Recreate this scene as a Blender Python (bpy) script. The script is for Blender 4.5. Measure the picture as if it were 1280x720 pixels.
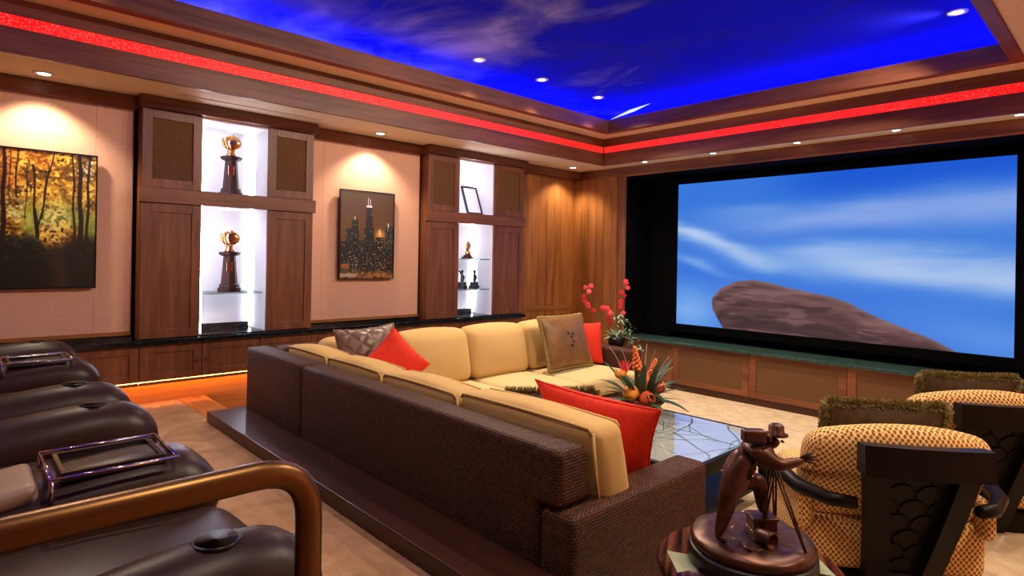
import bpy, bmesh, math, random
import numpy as np
from mathutils import Vector, Matrix
for o in list(bpy.data.objects): bpy.data.objects.remove(o)
S = bpy.context.scene
C = S.collection
rnd = random.Random(7)
PI = math.pi

# ------------------------------------------------------------------ camera
FPX, YAW, ROLL, HY = 744.24, -.816989, .0172642, 323.207     # photo is 1280 x 720
EYE = Vector((0, 0, 1.5))
fw = Vector((math.sin(YAW), math.cos(YAW), 0))
r0 = Vector((math.cos(YAW), -math.sin(YAW), 0)); u0 = Vector((0, 0, 1))
rt = r0*math.cos(ROLL) + u0*math.sin(ROLL); up = -r0*math.sin(ROLL) + u0*math.cos(ROLL)
cd = bpy.data.cameras.new('camera'); cam = bpy.data.objects.new('camera', cd); C.objects.link(cam)
cd.sensor_fit = 'HORIZONTAL'; cd.sensor_width = 36; cd.lens = FPX/1280*36
cd.shift_x = 0; cd.shift_y = (HY-360)/1280; cd.clip_start = .05
cam.matrix_world = Matrix(((rt.x, up.x, -fw.x, EYE.x), (rt.y, up.y, -fw.y, EYE.y), (rt.z, up.z, -fw.z, EYE.z), (0, 0, 0, 1)))
S.camera = cam
# ------------------------------------------------------------------ world, exposure
w = bpy.data.worlds.new('world'); S.world = w; w.use_nodes = True
w.node_tree.nodes['Background'].inputs[0].default_value = (.8, .62, .5, 1)
w.node_tree.nodes['Background'].inputs[1].default_value = .015
S.view_settings.view_transform = 'Standard'; S.view_settings.look = 'None'
S.view_settings.exposure = 0.0; S.view_settings.gamma = 1.0; S.view_settings.use_curve_mapping = False
S.cycles.use_denoising = True; S.cycles.max_bounces = 7; S.cycles.diffuse_bounces = 4
S.cycles.sample_clamp_indirect = 4.0; S.cycles.caustics_reflective = False; S.cycles.caustics_refractive = False
# lamp strengths
P_SKYSPOT, P_WALL, P_FRONT, P_FILL_REAR, P_FILL_RIGHT = 165, 50, 36, 20, 105

# ------------------------------------------------------------------ colours and materials
def lin(c): return tuple((v/12.92 if v <= .04045 else ((v+.055)/1.055)**2.4) for v in c)
def rgb(r, g, b): return lin((r/255, g/255, b/255)) + (1,)
MATS = {}
class NT:
    def __init__(s, name):
        s.m = bpy.data.materials.new(name); s.m.use_nodes = True; MATS[name] = s.m
        s.t = s.m.node_tree; s.b = s.t.nodes['Principled BSDF']; s.n = s.t.nodes; s.l = s.t.links
    def node(s, typ, **kw):
        nd = s.n.new(typ)
        for k, v in kw.items():
            if k.startswith('_'): setattr(nd, k[1:], v)
            else: nd.inputs[k.replace('__', ' ')].default_value = v
        return nd
    def link(s, a, ao, b, bi): s.l.new(a.outputs[ao], b.inputs[bi])
    def coords(s, kind, scale=(1, 1, 1), rot=(0, 0, 0)):
        tc = s.node('ShaderNodeTexCoord'); mp = s.node('ShaderNodeMapping'); mp.inputs['Scale'].default_value = scale
        mp.inputs['Rotation'].default_value = rot; s.link(tc, kind, mp, 'Vector'); return mp
    def ramp(s, src, out, stops):
        r = s.node('ShaderNodeValToRGB'); e = r.color_ramp.elements
        while len(e) < len(stops): e.new(.5)
        for k, (p, c) in enumerate(stops): e[k].position = p; e[k].color = c
        s.link(src, out, r, 'Fac'); return r
    def bump(s, src, out, strength, dist):
        b = s.node('ShaderNodeBump', Strength=strength, Distance=dist); s.link(src, out, b, 'Height'); s.link(b, 'Normal', s.b, 'Normal'); return b
def plain(name, col, rough=.5, metal=0, spec=.5, noise=0, nscale=30, bump=0):
    t = NT(name); t.b.inputs['Base Color'].default_value = col; t.b.inputs['Roughness'].default_value = rough
    t.b.inputs['Metallic'].default_value = metal; t.b.inputs['Specular IOR Level'].default_value = spec
    if noise or bump:
        mp = t.coords('Object'); nz = t.node('ShaderNodeTexNoise', Scale=nscale, Detail=4.); t.link(mp, 'Vector', nz, 'Vector')
        lo = tuple(c*(1-noise) for c in col[:3])+(1,); hi = tuple(min(1, c*(1+noise)) for c in col[:3])+(1,)
        r = t.ramp(nz, 'Fac', [(.3, lo), (.7, hi)]); t.link(r, 'Color', t.b, 'Base Color')
        if bump: t.bump(nz, 'Fac', bump, .004)
    return t.m
def wood(name, c1, c2, axis, rough=.38, sc=1.0):
    t = NT(name); k = [28*sc, 28*sc, 28*sc]; k['xyz'.index(axis)] = 1.6*sc
    mp = t.coords('Object', tuple(k)); nz = t.node('ShaderNodeTexNoise', Scale=1., Detail=6., Roughness=.6, Distortion=.5); t.link(mp, 'Vector', nz, 'Vector')
    k2 = [5*sc, 5*sc, 5*sc]; k2['xyz'.index(axis)] = .6*sc
    mp2 = t.coords('Object', tuple(k2)); n2 = t.node('ShaderNodeTexNoise', Scale=1., Detail=3., Distortion=1.2); t.link(mp2, 'Vector', n2, 'Vector')
    mx = t.node('ShaderNodeMix', Factor=.5); t.link(nz, 'Fac', mx, 2); t.link(n2, 'Fac', mx, 3)
    r = t.ramp(mx, 0, [(.32, c1), (.68, c2)]); t.link(r, 'Color', t.b, 'Base Color')
    t.b.inputs['Roughness'].default_value = rough; t.b.inputs['Specular IOR Level'].default_value = .35
    t.bump(nz, 'Fac', .12, .002); return t.m
def emit(name, col, strength, base=None):
    t = NT(name); t.b.inputs['Base Color'].default_value = base or (0, 0, 0, 1)
    t.b.inputs['Emission Color'].default_value = col; t.b.inputs['Emission Strength'].default_value = strength
    t.b.inputs['Specular IOR Level'].default_value = .1; return t.m

for ax in 'xyz':
    wood('walnut_'+ax, rgb(84, 46, 28), rgb(146, 92, 60), ax)
    wood('darkwood_'+ax, rgb(42, 22, 17), rgb(78, 43, 32), ax, .33)
    wood('toe_'+ax, rgb(140, 84, 40), rgb(200, 134, 76), ax)
    wood('honey_'+ax, rgb(112, 66, 30), rgb(178, 116, 58), ax)
wood('ebony', rgb(8, 4, 3), rgb(20, 10, 8), 'z', .4)
MATS['ebony'].node_tree.nodes['Principled BSDF'].inputs['Specular IOR Level'].default_value = .15
def two_tone(): pass
plain('paint', rgb(236, 214, 184), .8, spec=.2)
def wallfabric():
    t = NT('wall_fabric'); mp = t.coords('Object', (1, 90, 30)); nz = t.node('ShaderNodeTexNoise', Scale=3., Detail=4.); t.link(mp, 'Vector', nz, 'Vector')
    r = t.ramp(nz, 'Fac', [(.3, rgb(214, 164, 136)), (.7, rgb(230, 184, 154))]); t.link(r, 'Color', t.b, 'Base Color')
    t.b.inputs['Roughness'].default_value = .9; t.b.inputs['Specular IOR Level'].default_value = .1; t.bump(nz, 'Fac', .25, .002)
wallfabric()
def clothpanel():
    t = NT('speaker_cloth'); mp = t.coords('Object', (140, 140, 140)); nz = t.node('ShaderNodeTexNoise', Scale=1., Detail=3.); t.link(mp, 'Vector', nz, 'Vector')
    r = t.ramp(nz, 'Fac', [(.3, rgb(80, 54, 30)), (.7, rgb(122, 86, 48))]); t.link(r, 'Color', t.b, 'Base Color'); t.b.inputs['Roughness'].default_value = .95
    t.bump(nz, 'Fac', .3, .002)
clothpanel()
def carpet(name, a, b):
    t = NT(name); mp = t.coords('Object'); n1 = t.node('ShaderNodeTexNoise', Scale=160., Detail=3.); n2 = t.node('ShaderNodeTexNoise', Scale=5., Detail=5., Distortion=1.5)
    t.link(mp, 'Vector', n1, 'Vector'); t.link(mp, 'Vector', n2, 'Vector')
    mx = t.node('ShaderNodeMix', Factor=.55); t.link(n1, 'Fac', mx, 2); t.link(n2, 'Fac', mx, 3)
    r = t.ramp(mx, 0, [(.36, a), (.64, b)]); t.link(r, 'Color', t.b, 'Base Color')
    t.b.inputs['Roughness'].default_value = 1; t.b.inputs['Specular IOR Level'].default_value = .05; t.bump(n1, 'Fac', .5, .006)
carpet('carpet', rgb(146, 108, 82), rgb(184, 146, 114))
carpet('carpet_low', rgb(170, 148, 118), rgb(206, 184, 152))
def granite(name, cols, rough):
    t = NT(name); mp = t.coords('Object'); v = t.node('ShaderNodeTexNoise', Scale=38., Detail=6., Roughness=.7, Distortion=.8); t.link(mp, 'Vector', v, 'Vector')
    r = t.ramp(v, 'Fac', cols); t.link(r, 'Color', t.b, 'Base Color'); t.b.inputs['Roughness'].default_value = rough; t.b.inputs['Specular IOR Level'].default_value = .6
granite('granite', [(.4, rgb(10, 12, 14)), (.58, rgb(24, 30, 34)), (.8, rgb(96, 104, 106))], .12)
granite('granite_green', [(.35, rgb(34, 54, 50)), (.6, rgb(58, 84, 78)), (.8, rgb(92, 116, 106))], .16)
def wicker():
    t = NT('wicker'); mp = t.coords('UV', (1, 1, 1))
    br = t.node('ShaderNodeTexBrick', Scale=10., Mortar__Size=.024, Mortar__Smooth=1., Brick__Width=.15, Row__Height=.12); br.offset = .5
    br.inputs['Color1'].default_value = rgb(92, 54, 34); br.inputs['Color2'].default_value = rgb(62, 34, 22); br.inputs['Mortar'].default_value = rgb(24, 12, 9)
    t.link(mp, 'Vector', br, 'Vector'); t.link(br, 'Color', t.b, 'Base Color')
    iv = t.node('ShaderNodeMath', _operation='SUBTRACT'); iv.inputs[0].default_value = 1; t.link(br, 'Fac', iv, 1)
    t.bump(iv, 0, .7, .005); t.b.inputs['Roughness'].default_value = .55; t.b.inputs['Specular IOR Level'].default_value = .18
wicker()
def ribbed(name, a, b, sc=260):
    t = NT(name); mp = t.coords('UV', (1, 1, 1), (0, 0, .8)); wv = t.node('ShaderNodeTexWave', Scale=sc/4., Distortion=.6, Detail=1.); t.link(mp, 'Vector', wv, 'Vector')
    r = t.ramp(wv, 'Fac', [(0., a), (1., b)]); t.link(r, 'Color', t.b, 'Base Color'); t.b.inputs['Roughness'].default_value = .9
    t.b.inputs['Specular IOR Level'].default_value = .15; t.bump(wv, 'Fac', .2, .002)
ribbed('cream_fabric', rgb(178, 142, 86), rgb(212, 178, 120))
ribbed('seat_fabric', rgb(190, 164, 112), rgb(210, 188, 138), 300)
plain('red_fabric', rgb(214, 52, 34), .75, spec=.2, noise=.12, nscale=60, bump=.1)
plain('bronze_satin', rgb(116, 80, 44), .4, spec=.4, noise=.25, nscale=9, bump=.1)
def quilt():
    t = NT('brown_quilt'); mp = t.coords('UV', (11, 11, 1), (0, 0, PI/4)); v = t.node('ShaderNodeTexVoronoi', _voronoi_dimensions='2D', _feature='DISTANCE_TO_EDGE', Scale=1., Randomness=.0); t.link(mp, 'Vector', v, 'Vector')
    r = t.ramp(v, 'Distance', [(0., (0, 0, 0, 1)), (.3, (1, 1, 1, 1))]); t.b.inputs['Base Color'].default_value = rgb(104, 76, 60); t.b.inputs['Roughness'].default_value = .36
    t.bump(r, 'Color', .6, .01)
quilt()
plain('green_fringe', rgb(128, 112, 58), .8, noise=.4, nscale=70)
plain('green_velvet', rgb(64, 48, 24), .8, noise=.35, nscale=30)
def paisley():
    t = NT('paisley'); mp = t.coords('UV', (62, 50, 1), (0, 0, PI/4)); v = t.node('ShaderNodeTexVoronoi', _voronoi_dimensions='2D', Scale=1., Randomness=.12); t.link(mp, 'Vector', v, 'Vector')
    r = t.ramp(v, 'Distance', [(.0, rgb(120, 74, 26)), (.36, rgb(150, 96, 38)), (.42, rgb(226, 190, 130)), (1., rgb(232, 198, 142))]); t.link(r, 'Color', t.b, 'Base Color'); t.b.inputs['Roughness'].default_value = .85
    t.b.inputs['Specular IOR Level'].default_value = .2
paisley()
plain('leather', rgb(46, 26, 21), .38, spec=.25, noise=.12, nscale=120, bump=.06)
plain('leather_lit', rgb(150, 124, 106), .4, spec=.5, noise=.06, nscale=120, bump=.05)  # paler copy of the leather, reflected light on the lid put into its colour
plain('chrome', rgb(210, 196, 200), .12, 1)
plain('dark_tray', rgb(40, 32, 34), .18, spec=.6)
plain('black_metal', rgb(12, 11, 12), .3, .4)
plain('black_plastic', rgb(8, 8, 9), .4)
plain('black_velvet', rgb(5, 5, 6), .9, spec=.05)
plain('rail_bronze', rgb(126, 90, 50), .34, .9, noise=.05, nscale=8)
plain('bronze', rgb(78, 46, 32), .36, .6, noise=.3, nscale=30, bump=.15)
plain('trophy_gold', rgb(206, 150, 96), .22, 1)
plain('trophy_column', rgb(52, 28, 24), .55, spec=.12)
plain('niche_white', rgb(240, 238, 240), .6, spec=.2)
plain('white_ring', rgb(230, 222, 208), .5)
plain('frame_navy', rgb(28, 26, 46), .3)
plain('paper', rgb(235, 236, 245), .7)
plain('leaf_green', rgb(36, 66, 34), .45, noise=.3, nscale=20)
plain('leaf_pale', rgb(112, 140, 108), .5, noise=.4, nscale=30)
plain('stem', rgb(80, 76, 40), .6)
plain('petal_red', rgb(214, 40, 46), .5, noise=.25, nscale=60)
plain('petal_orange', rgb(244, 132, 62), .55, noise=.2, nscale=80)
plain('fruit_orange', rgb(214, 88, 36), .5, noise=.3, nscale=30)
plain('fruit_yellow', rgb(236, 150, 50), .45, noise=.35, nscale=18)
plain('petal_pink', rgb(230, 130, 90), .5, noise=.3, nscale=30)
plain('twig_white', rgb(200, 198, 190), .6)
plain('bowl_red', rgb(110, 40, 28), .25)
emit('glint_white', (.72, .8, 1, 1), 1.1)  # glow stands in for a light glint on the ceiling
def glass(name, col, rough=.02):
    t = NT(name); t.b.inputs['Base Color'].default_value = col; t.b.inputs['Roughness'].default_value = rough
    t.b.inputs['Transmission Weight'].default_value = .85; t.b.inputs['IOR'].default_value = 1.45
glass('shelf_glass', rgb(200, 240, 236))
def table_mirror():
    t = NT('table_mirror'); t.b.inputs['Metallic'].default_value = .66; t.b.inputs['Roughness'].default_value = .03
    mp = t.coords('Object', (1, 1, 1)); n = t.node('ShaderNodeTexNoise', Scale=2.2, Detail=2., Distortion=.4); t.link(mp, 'Vector', n, 'Vector')
    r = t.ramp(n, 'Fac', [(.3, rgb(226, 240, 234)), (.7, rgb(240, 248, 244))]); t.link(r, 'Color', t.b, 'Base Color')
table_mirror()
plain('etched', rgb(66, 92, 86), .5)
def stripes():
    t = NT('striped_veneer'); mp = t.coords('Object', (60, 2, 2)); n = t.node('ShaderNodeTexNoise', Scale=1., Detail=3.); t.link(mp, 'Vector', n, 'Vector')
    r = t.ramp(n, 'Fac', [(.38, rgb(26, 12, 12)), (.5, rgb(78, 38, 34)), (.64, rgb(128, 76, 58))]); t.link(r, 'Color', t.b, 'Base Color'); t.b.inputs['Roughness'].default_value = .12
    t.b.inputs['Specular IOR Level'].default_value = .7
stripes()
plain('inlay_pale', rgb(150, 160, 130), .15)
def redstrip():
    t = NT('red_glow'); mp = t.coords('Object'); v = t.node('ShaderNodeTexVoronoi', Scale=85.); t.link(mp, 'Vector', v, 'Vector')
    r = t.ramp(v, 'Distance', [(.08, (1, .2, .15, 1)), (.42, (1, .003, .003, 1))]); t.link(r, 'Color', t.b, 'Emission Color')
    t.b.inputs['Emission Strength'].default_value = 1.1; t.b.inputs['Base Color'].default_value = rgb(120, 10, 10)
redstrip()
emit('blue_led', (.03, .035, 1, 1), 95)
emit('amber_led', (1, .34, .06, 1), 48)
emit('niche_led', (.78, .8, 1, 1), 60)
emit('lamp_glow', (1, .93, .8, 1), 8)
def skypaint():
    t = NT('painted_sky'); mp = t.coords('Object', (.55, .8, 1), (0, 0, .35)); n = t.node('ShaderNodeTexNoise', Scale=1.5, Detail=7., Roughness=.55, Distortion=.5); t.link(mp, 'Vector', n, 'Vector')
    tc = t.node('ShaderNodeTexCoord'); sp = t.node('ShaderNodeSeparateXYZ'); t.link(tc, 'Object', sp, 0)
    my = t.node('ShaderNodeMapRange', From__Min=5.3, From__Max=2.6, To__Min=.0, To__Max=.17); t.link(sp, 'Y', my, 0)
    mx = t.node('ShaderNodeMapRange', From__Min=-1.2, From__Max=-3.8, To__Min=-.12, To__Max=.04); t.link(sp, 'X', mx, 0)
    a = t.node('ShaderNodeMath', _operation='ADD'); t.link(n, 'Fac', a, 0); t.link(my, 0, a, 1)
    b = t.node('ShaderNodeMath', _operation='ADD'); t.link(a, 0, b, 0); t.link(mx, 0, b, 1)
    r = t.ramp(b, 0, [(.5, rgb(16, 22, 226)), (.6, rgb(30, 34, 200)), (.71, rgb(100, 100, 196)), (.84, rgb(176, 170, 226))]); t.link(r, 'Color', t.b, 'Base Color')
    t.b.inputs['Roughness'].default_value = .9; t.b.inputs['Specular IOR Level'].default_value = .1
skypaint()
def printmat(name, emission):
    t = NT(name); a = t.node('ShaderNodeAttribute', _attribute_name='pic')
    if emission:
        t.link(a, 'Color', t.b, 'Emission Color'); t.b.inputs['Emission Strength'].default_value = emission; t.b.inputs['Base Color'].default_value = (.02, .02, .02, 1)
        t.b.inputs['Roughness'].default_value = .9; t.b.inputs['Specular IOR Level'].default_value = 0
    else:
        t.link(a, 'Color', t.b, 'Base Color'); t.b.inputs['Roughness'].default_value = .35
printmat('projected_picture', 1.0); printmat('photo_print', 0)

# ------------------------------------------------------------------ builders
def tag(o, label=None, cat=None, group=None, kind=None):
    if label: o['label'] = label
    if cat: o['category'] = cat
    if group: o['group'] = group
    if kind: o['kind'] = kind
    return o
def thing(name, label, cat, loc=(0, 0, 0), rot=None, group=None):
    o = bpy.data.objects.new(name, None); C.objects.link(o); o.empty_display_size = .1; o.location = loc
    if isinstance(rot, (int, float)): o.rotation_euler = (0, 0, rot)
    elif rot is not None: o.rotation_euler = rot.to_euler()
    return tag(o, label, cat, group)
def boxuv(me):
    n = len(me.loops)
    if not n: return
    uv = me.uv_layers.new(name='UVMap')
    co = np.empty(len(me.vertices)*3); me.vertices.foreach_get('co', co); co = co.reshape(-1, 3)
    vi = np.empty(n, int); me.loops.foreach_get('vertex_index', vi)
    pn = np.empty(len(me.polygons)*3); me.polygons.foreach_get('normal', pn); pn = np.abs(pn.reshape(-1, 3))
    lt = np.empty(len(me.polygons), int); me.polygons.foreach_get('loop_total', lt)
    ax = np.repeat(pn.argmax(1), lt); p = co[vi]
    u = np.where(ax == 0, p[:, 1], p[:, 0]); v = np.where(ax == 2, p[:, 1], p[:, 2])
    uv.data.foreach_set('uv', np.stack([u, v], 1).ravel())
def mobj(name, me, mat, parent=None, loc=None, rot=None, smooth=False, uv=True):
    if isinstance(me, bmesh.types.BMesh):
        bm = me; me = bpy.data.meshes.new(name); bmesh.ops.recalc_face_normals(bm, faces=bm.faces); bm.to_mesh(me); bm.free()
    if not me.materials: me.materials.append(MATS[mat])
    if smooth: me.polygons.foreach_set('use_smooth', [True]*len(me.polygons))
    if uv and not me.uv_layers: boxuv(me)
    o = bpy.data.objects.new(name, me); C.objects.link(o); o.parent = parent
    if loc is not None: o.location = loc
    if isinstance(rot, (int, float)): o.rotation_euler = (0, 0, rot)
    elif rot is not None: o.rotation_euler = rot.to_euler()
    return o
def bx(bm, x0, x1, y0, y1, z0, z1, bev=0):
    m = Matrix.Translation(((x0+x1)/2, (y0+y1)/2, (z0+z1)/2)) @ Matrix.Diagonal((abs(x1-x0), abs(y1-y0), abs(z1-z0), 1))
    g = bmesh.ops.create_cube(bm, size=1, matrix=m)
    if bev:
        es = list({e for v in g['verts'] for e in v.link_edges})
        bmesh.ops.bevel(bm, geom=es, offset=bev, segments=2, affect='EDGES', profile=.5)
    return bm
def box(name, d, mat, parent=None, bev=0, **k): return mobj(name, bx(bmesh.new(), *d, bev), mat, parent, **k)
def boxes(name, ds, mat, parent=None, bev=0, **k):
    bm = bmesh.new()
    for d in ds: bx(bm, *d, bev)
    return mobj(name, bm, mat, parent, **k)
def poly(name, pts, mat, parent=None, thick=None, **k):
    """prism: pts (3-D ring) moved along thick vector"""
    bm = bmesh.new(); a = [bm.verts.new(p) for p in pts]; b = [bm.verts.new(Vector(p)+Vector(thick)) for p in pts]
    bm.faces.new(a); bm.faces.new(b[::-1])
    for i in range(len(a)): j = (i+1) % len(a); bm.faces.new((a[i], a[j], b[j], b[i]))
    return mobj(name, bm, mat, parent, **k)
def rboxm(sx, sy, sz, r, n=6, k=3, bulge=(0, 0, 0), fn=None, off=(0, 0, 0)):
    h = (sx/2, sy/2, sz/2); r = min(r, *h)
    def ln(H):
        a = [-H+r*i/k for i in range(k)] if r > 0 else [-H]
        inner = [(-H+r)+(2*H-2*r)*i/n for i in range(n+1)]
        return a+inner+[-q for q in reversed(a)]
    L = [ln(q) for q in h]; V = {}; vs = []; fs = []
    def vid(p):
        key = tuple(round(c, 6) for c in p)
        if key in V: return V[key]
        q = Vector(p); inn = Vector(tuple(max(-h[i]+r, min(h[i]-r, q[i])) for i in range(3))); d = q-inn
        if d.length > 1e-9: q = inn+d.normalized()*r
        s = [q[i]/h[i] for i in range(3)]
        q = q+Vector((bulge[0]*s[0]*(1-s[1]**2)*(1-s[2]**2), bulge[1]*s[1]*(1-s[0]**2)*(1-s[2]**2), bulge[2]*s[2]*(1-s[0]**2)*(1-s[1]**2)))
        if fn: q = Vector(fn(q.x, q.y, q.z))
        V[key] = len(vs); vs.append(tuple(q+Vector(off))); return V[key]
    for ax in range(3):
        a, b = (ax+1) % 3, (ax+2) % 3
        for sg in (-1, 1):
            for i in range(len(L[a])-1):
                for j in range(len(L[b])-1):
                    ids = []
                    for (ii, jj) in ((i, j), (i+1, j), (i+1, j+1), (i, j+1)):
                        p = [0, 0, 0]; p[ax] = sg*h[ax]; p[a] = L[a][ii]; p[b] = L[b][jj]; ids.append(vid(p))
                    fs.append(ids if sg > 0 else ids[::-1])
    me = bpy.data.meshes.new('m'); me.from_pydata(vs, [], fs); me.validate(); return me
def soft(name, c, s, r, mat, parent=None, bulge=(0, 0, 0), n=6, fn=None, **k):
    return mobj(name, rboxm(*s, r, n=n, bulge=bulge, fn=fn, off=c), mat, parent, smooth=True, **k)
def tubem(bm, pts, rad, seg=10, caps=True, closed=False):
    pts = [Vector(p) for p in pts]; n = len(pts); rad = rad if isinstance(rad, (list, tuple)) else [rad]*n
    rings = []; prev = None
    for i, p in enumerate(pts):
        if closed: t = pts[(i+1) % n]-pts[i-1]
        else: t = pts[min(i+1, n-1)]-pts[max(i-1, 0)]
        t.normalize()
        if prev is None: a = t.orthogonal().normalized()
        else:
            a = prev-t*prev.dot(t)
            a = a.normalized() if a.length > 1e-6 else t.orthogonal().normalized()
        prev = a; b = t.cross(a)
        rings.append([bm.verts.new(p+(a*math.cos(2*PI*q/seg)+b*math.sin(2*PI*q/seg))*rad[i]) for q in range(seg)])
    m = n if closed else n-1
    for i in range(m):
        A, B = rings[i], rings[(i+1) % n]
        for q in range(seg): bm.faces.new((A[q], A[(q+1) % seg], B[(q+1) % seg], B[q]))
    if caps and not closed: bm.faces.new(rings[0][::-1]); bm.faces.new(rings[-1])
    return bm
def tube(name, pts, rad, mat, parent=None, seg=10, closed=False, **k): return mobj(name, tubem(bmesh.new(), pts, rad, seg, True, closed), mat, parent, smooth=True, **k)
def lathem(bm, prof, seg=24, c=(0, 0, 0), sq=None):
    rings = []
    for r, z in prof: rings.append([bm.verts.new((c[0]+max(r, 1e-4)*math.cos(2*PI*q/seg), c[1]+max(r, 1e-4)*math.sin(2*PI*q/seg), c[2]+z)) for q in range(seg)])
    for A, B in zip(rings, rings[1:]):
        for q in range(seg): bm.faces.new((A[q], A[(q+1) % seg], B[(q+1) % seg], B[q]))
    bm.faces.new(rings[0][::-1]); bm.faces.new(rings[-1]); return bm
def lathe(name, prof, mat, parent=None, seg=24, c=(0, 0, 0), smooth=True, **k): return mobj(name, lathem(bmesh.new(), prof, seg, c), mat, parent, smooth=smooth, **k)
def arc(p0, p1, p2, n=8):
    """quadratic bend"""
    p0, p1, p2 = map(Vector, (p0, p1, p2)); return [p0*(1-t)**2+p1*2*t*(1-t)+p2*t*t for t in [i/n for i in range(n+1)]]
def basis(xv, zv):
    """rotation whose local x is xv and local z is close to zv"""
    x = Vector(xv).normalized(); z = Vector(zv); z = (z-x*z.dot(x)).normalized(); y = z.cross(x)
    return Matrix(((x.x, y.x, z.x), (x.y, y.y, z.y), (x.z, y.z, z.z)))
def pillowm(wd, ht, th, n=16, pinch=.07, seed=1, wr=.004, taper=0):
    rr = np.random.RandomState(seed); a1, a2, b1, b2 = rr.rand(4)*6
    vs = []; fs = []
    idx = {}
    for s in (1, -1):
        for i in range(n+1):
            for j in range(n+1):
                u = math.sin((2*i/n-1)*PI/2); v = math.sin((2*j/n-1)*PI/2)
                edge = i in (0, n) or j in (0, n)
                if s < 0 and edge: idx[s, i, j] = idx[1, i, j]; continue
                x = wd/2*u*(1-pinch*(1-v*v)*u*u); y = ht/2*v*(1-pinch*(1-u*u)*v*v)
                z = 0 if edge else s*th/2*((1-u*u)*(1-v*v))**.42
                if not edge: z += wr*math.sin(7*u+a1+3*v)*math.sin(6*v+a2)*s
                idx[s, i, j] = len(vs); vs.append((x*(1+taper*2*y/ht), y, z))
        for i in range(n):
            for j in range(n):
                q = [idx[s, i, j], idx[s, i+1, j], idx[s, i+1, j+1], idx[s, i, j+1]]; fs.append(q if s > 0 else q[::-1])
    me = bpy.data.meshes.new('pillow'); me.from_pydata(vs, [], fs); return me
def outline(wd, ht, pinch=.07, n=24):
    P = []
    for k in range(4):
        for i in range(n):
            t = -1+2*i/n; u, v = [(t, -1), (1, t), (-t, 1), (-1, -t)][k]
            P.append(Vector((wd/2*u*(1-pinch*(1-v*v)*u*u), ht/2*v*(1-pinch*(1-u*u)*v*v), 0)))
    return P
def ropetrim(parent, wd, ht, rad, mat, pinch=.07, taper=0, name='trim'):
    P = [Vector((p.x*(1+taper*2*p.y/ht), p.y, 0)) for p in outline(wd, ht, pinch)]; rads = [rad*(1+.18*math.sin(i*2.1)) for i in range(len(P))]
    return tube(name, P, rads, mat, parent, seg=8, closed=True)
def fringe(parent, wd, ht, ln, mat, pinch=.05, count=5200, seed=3):
    """short brush fringe standing out of the seam on all four sides"""
    rr = random.Random(seed); P = outline(wd, ht, pinch, 40); bm = bmesh.new(); m = len(P)
    for _ in range(count):
        f = rr.random()*m; i = int(f) % m; p = P[i].lerp(P[(i+1) % m], f-int(f)); o = Vector((p.x/wd, p.y/ht, 0)).normalized()
        o = Vector((0, 0, 0)); q = max(abs(p.x)/wd, abs(p.y)/ht)
        o = Vector((math.copysign(1, p.x), 0, 0)) if abs(p.x)/wd >= abs(p.y)/ht else Vector((0, math.copysign(1, p.y), 0))
        a = rr.uniform(-1.5, 1.5); d = o*math.cos(a)+Vector((0, 0, 1))*math.sin(a)+Vector((rr.uniform(-.4, .4), rr.uniform(-.4, .4), 0)); d.normalize()
        s = d.cross(Vector((rr.random(), rr.random(), rr.random()))).normalized()*.0017; L = ln*rr.uniform(.7, 1.15)
        v = [bm.verts.new(p-s), bm.verts.new(p+s), bm.verts.new(p+d*L+s*1.1), bm.verts.new(p+d*L-s*1.1)]; bm.faces.new(v)
    return tag(mobj('fringe', bm, mat, parent), kind='stuff')

# ================================================================== SETTING
XL, YF, ZS, ZP = -5.25, 6.16, 2.675, .35      # left wall, front wall, soffit, seating platform
XR, YB = .95, -3.0
tag(box('floor', (-5.7, XR+.1, 1.5, 6.75, -.1, 0), 'carpet_low'), kind='structure')
plat = tag(box('floor_platform', (XL, XR, YB, 1.30, -.1, ZP), 'carpet'), kind='structure')
st = tag(box('trim_1', (XL+.04, XR, 1.30, 1.5, -.1, ZP+.004), 'toe_x', bev=.006), kind='structure')
tag(box('wall_back', (-5.7, XR+.1, YB-.1, YB, 0, 3.4), 'wall_fabric'), kind='structure')
tag(box('wall_right', (XR, XR+.1, YB, 6.75, 0, 3.4), 'wall_fabric'), kind='structure')
# left wall: backing, fabric panels, wood boards near the corner
wl = tag(box('wall_left', (-5.8, -5.62, YB, 6.75, 0, 3.4), 'paint'), kind='structure')
for (a, b) in ((YB, -.9), (-.9, .75), (.75, .985), (2.385, 2.5), (2.5, 3.575)):
    box('fabric_panel', (-5.62, XL, a+.0003, b-.0003, .9, 2.575), 'wall_fabric', wl, bev=.002)
    box('panel_rail', (-5.62, XL+.015, a, b, .875, .9), 'honey_y', wl)
y = 5.03
while y < 6.1:
    y2 = min(y+.135, 6.12); box('plank', (-5.62, -5.29+rnd.uniform(-.003, .003), y+.002, y2-.002, .9, 2.58), 'honey_z', wl, bev=.003)
    box('plank', (-5.62, -5.29+rnd.uniform(-.003, .003), y+.002, y2-.002, 0, .84), 'honey_z', wl, bev=.003); y = y2
box('plank_rail', (-5.62, -5.275, 5.03, 6.12, .84, .9), 'honey_y', wl, bev=.004)
for a, b in ((YB, .995), (2.365, 3.585), (5.02, 6.13)):
    box('crown_board', (-5.62, XL+.035, a, b, 2.575, ZS), 'walnut_y', wl, bev=.004)
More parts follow.
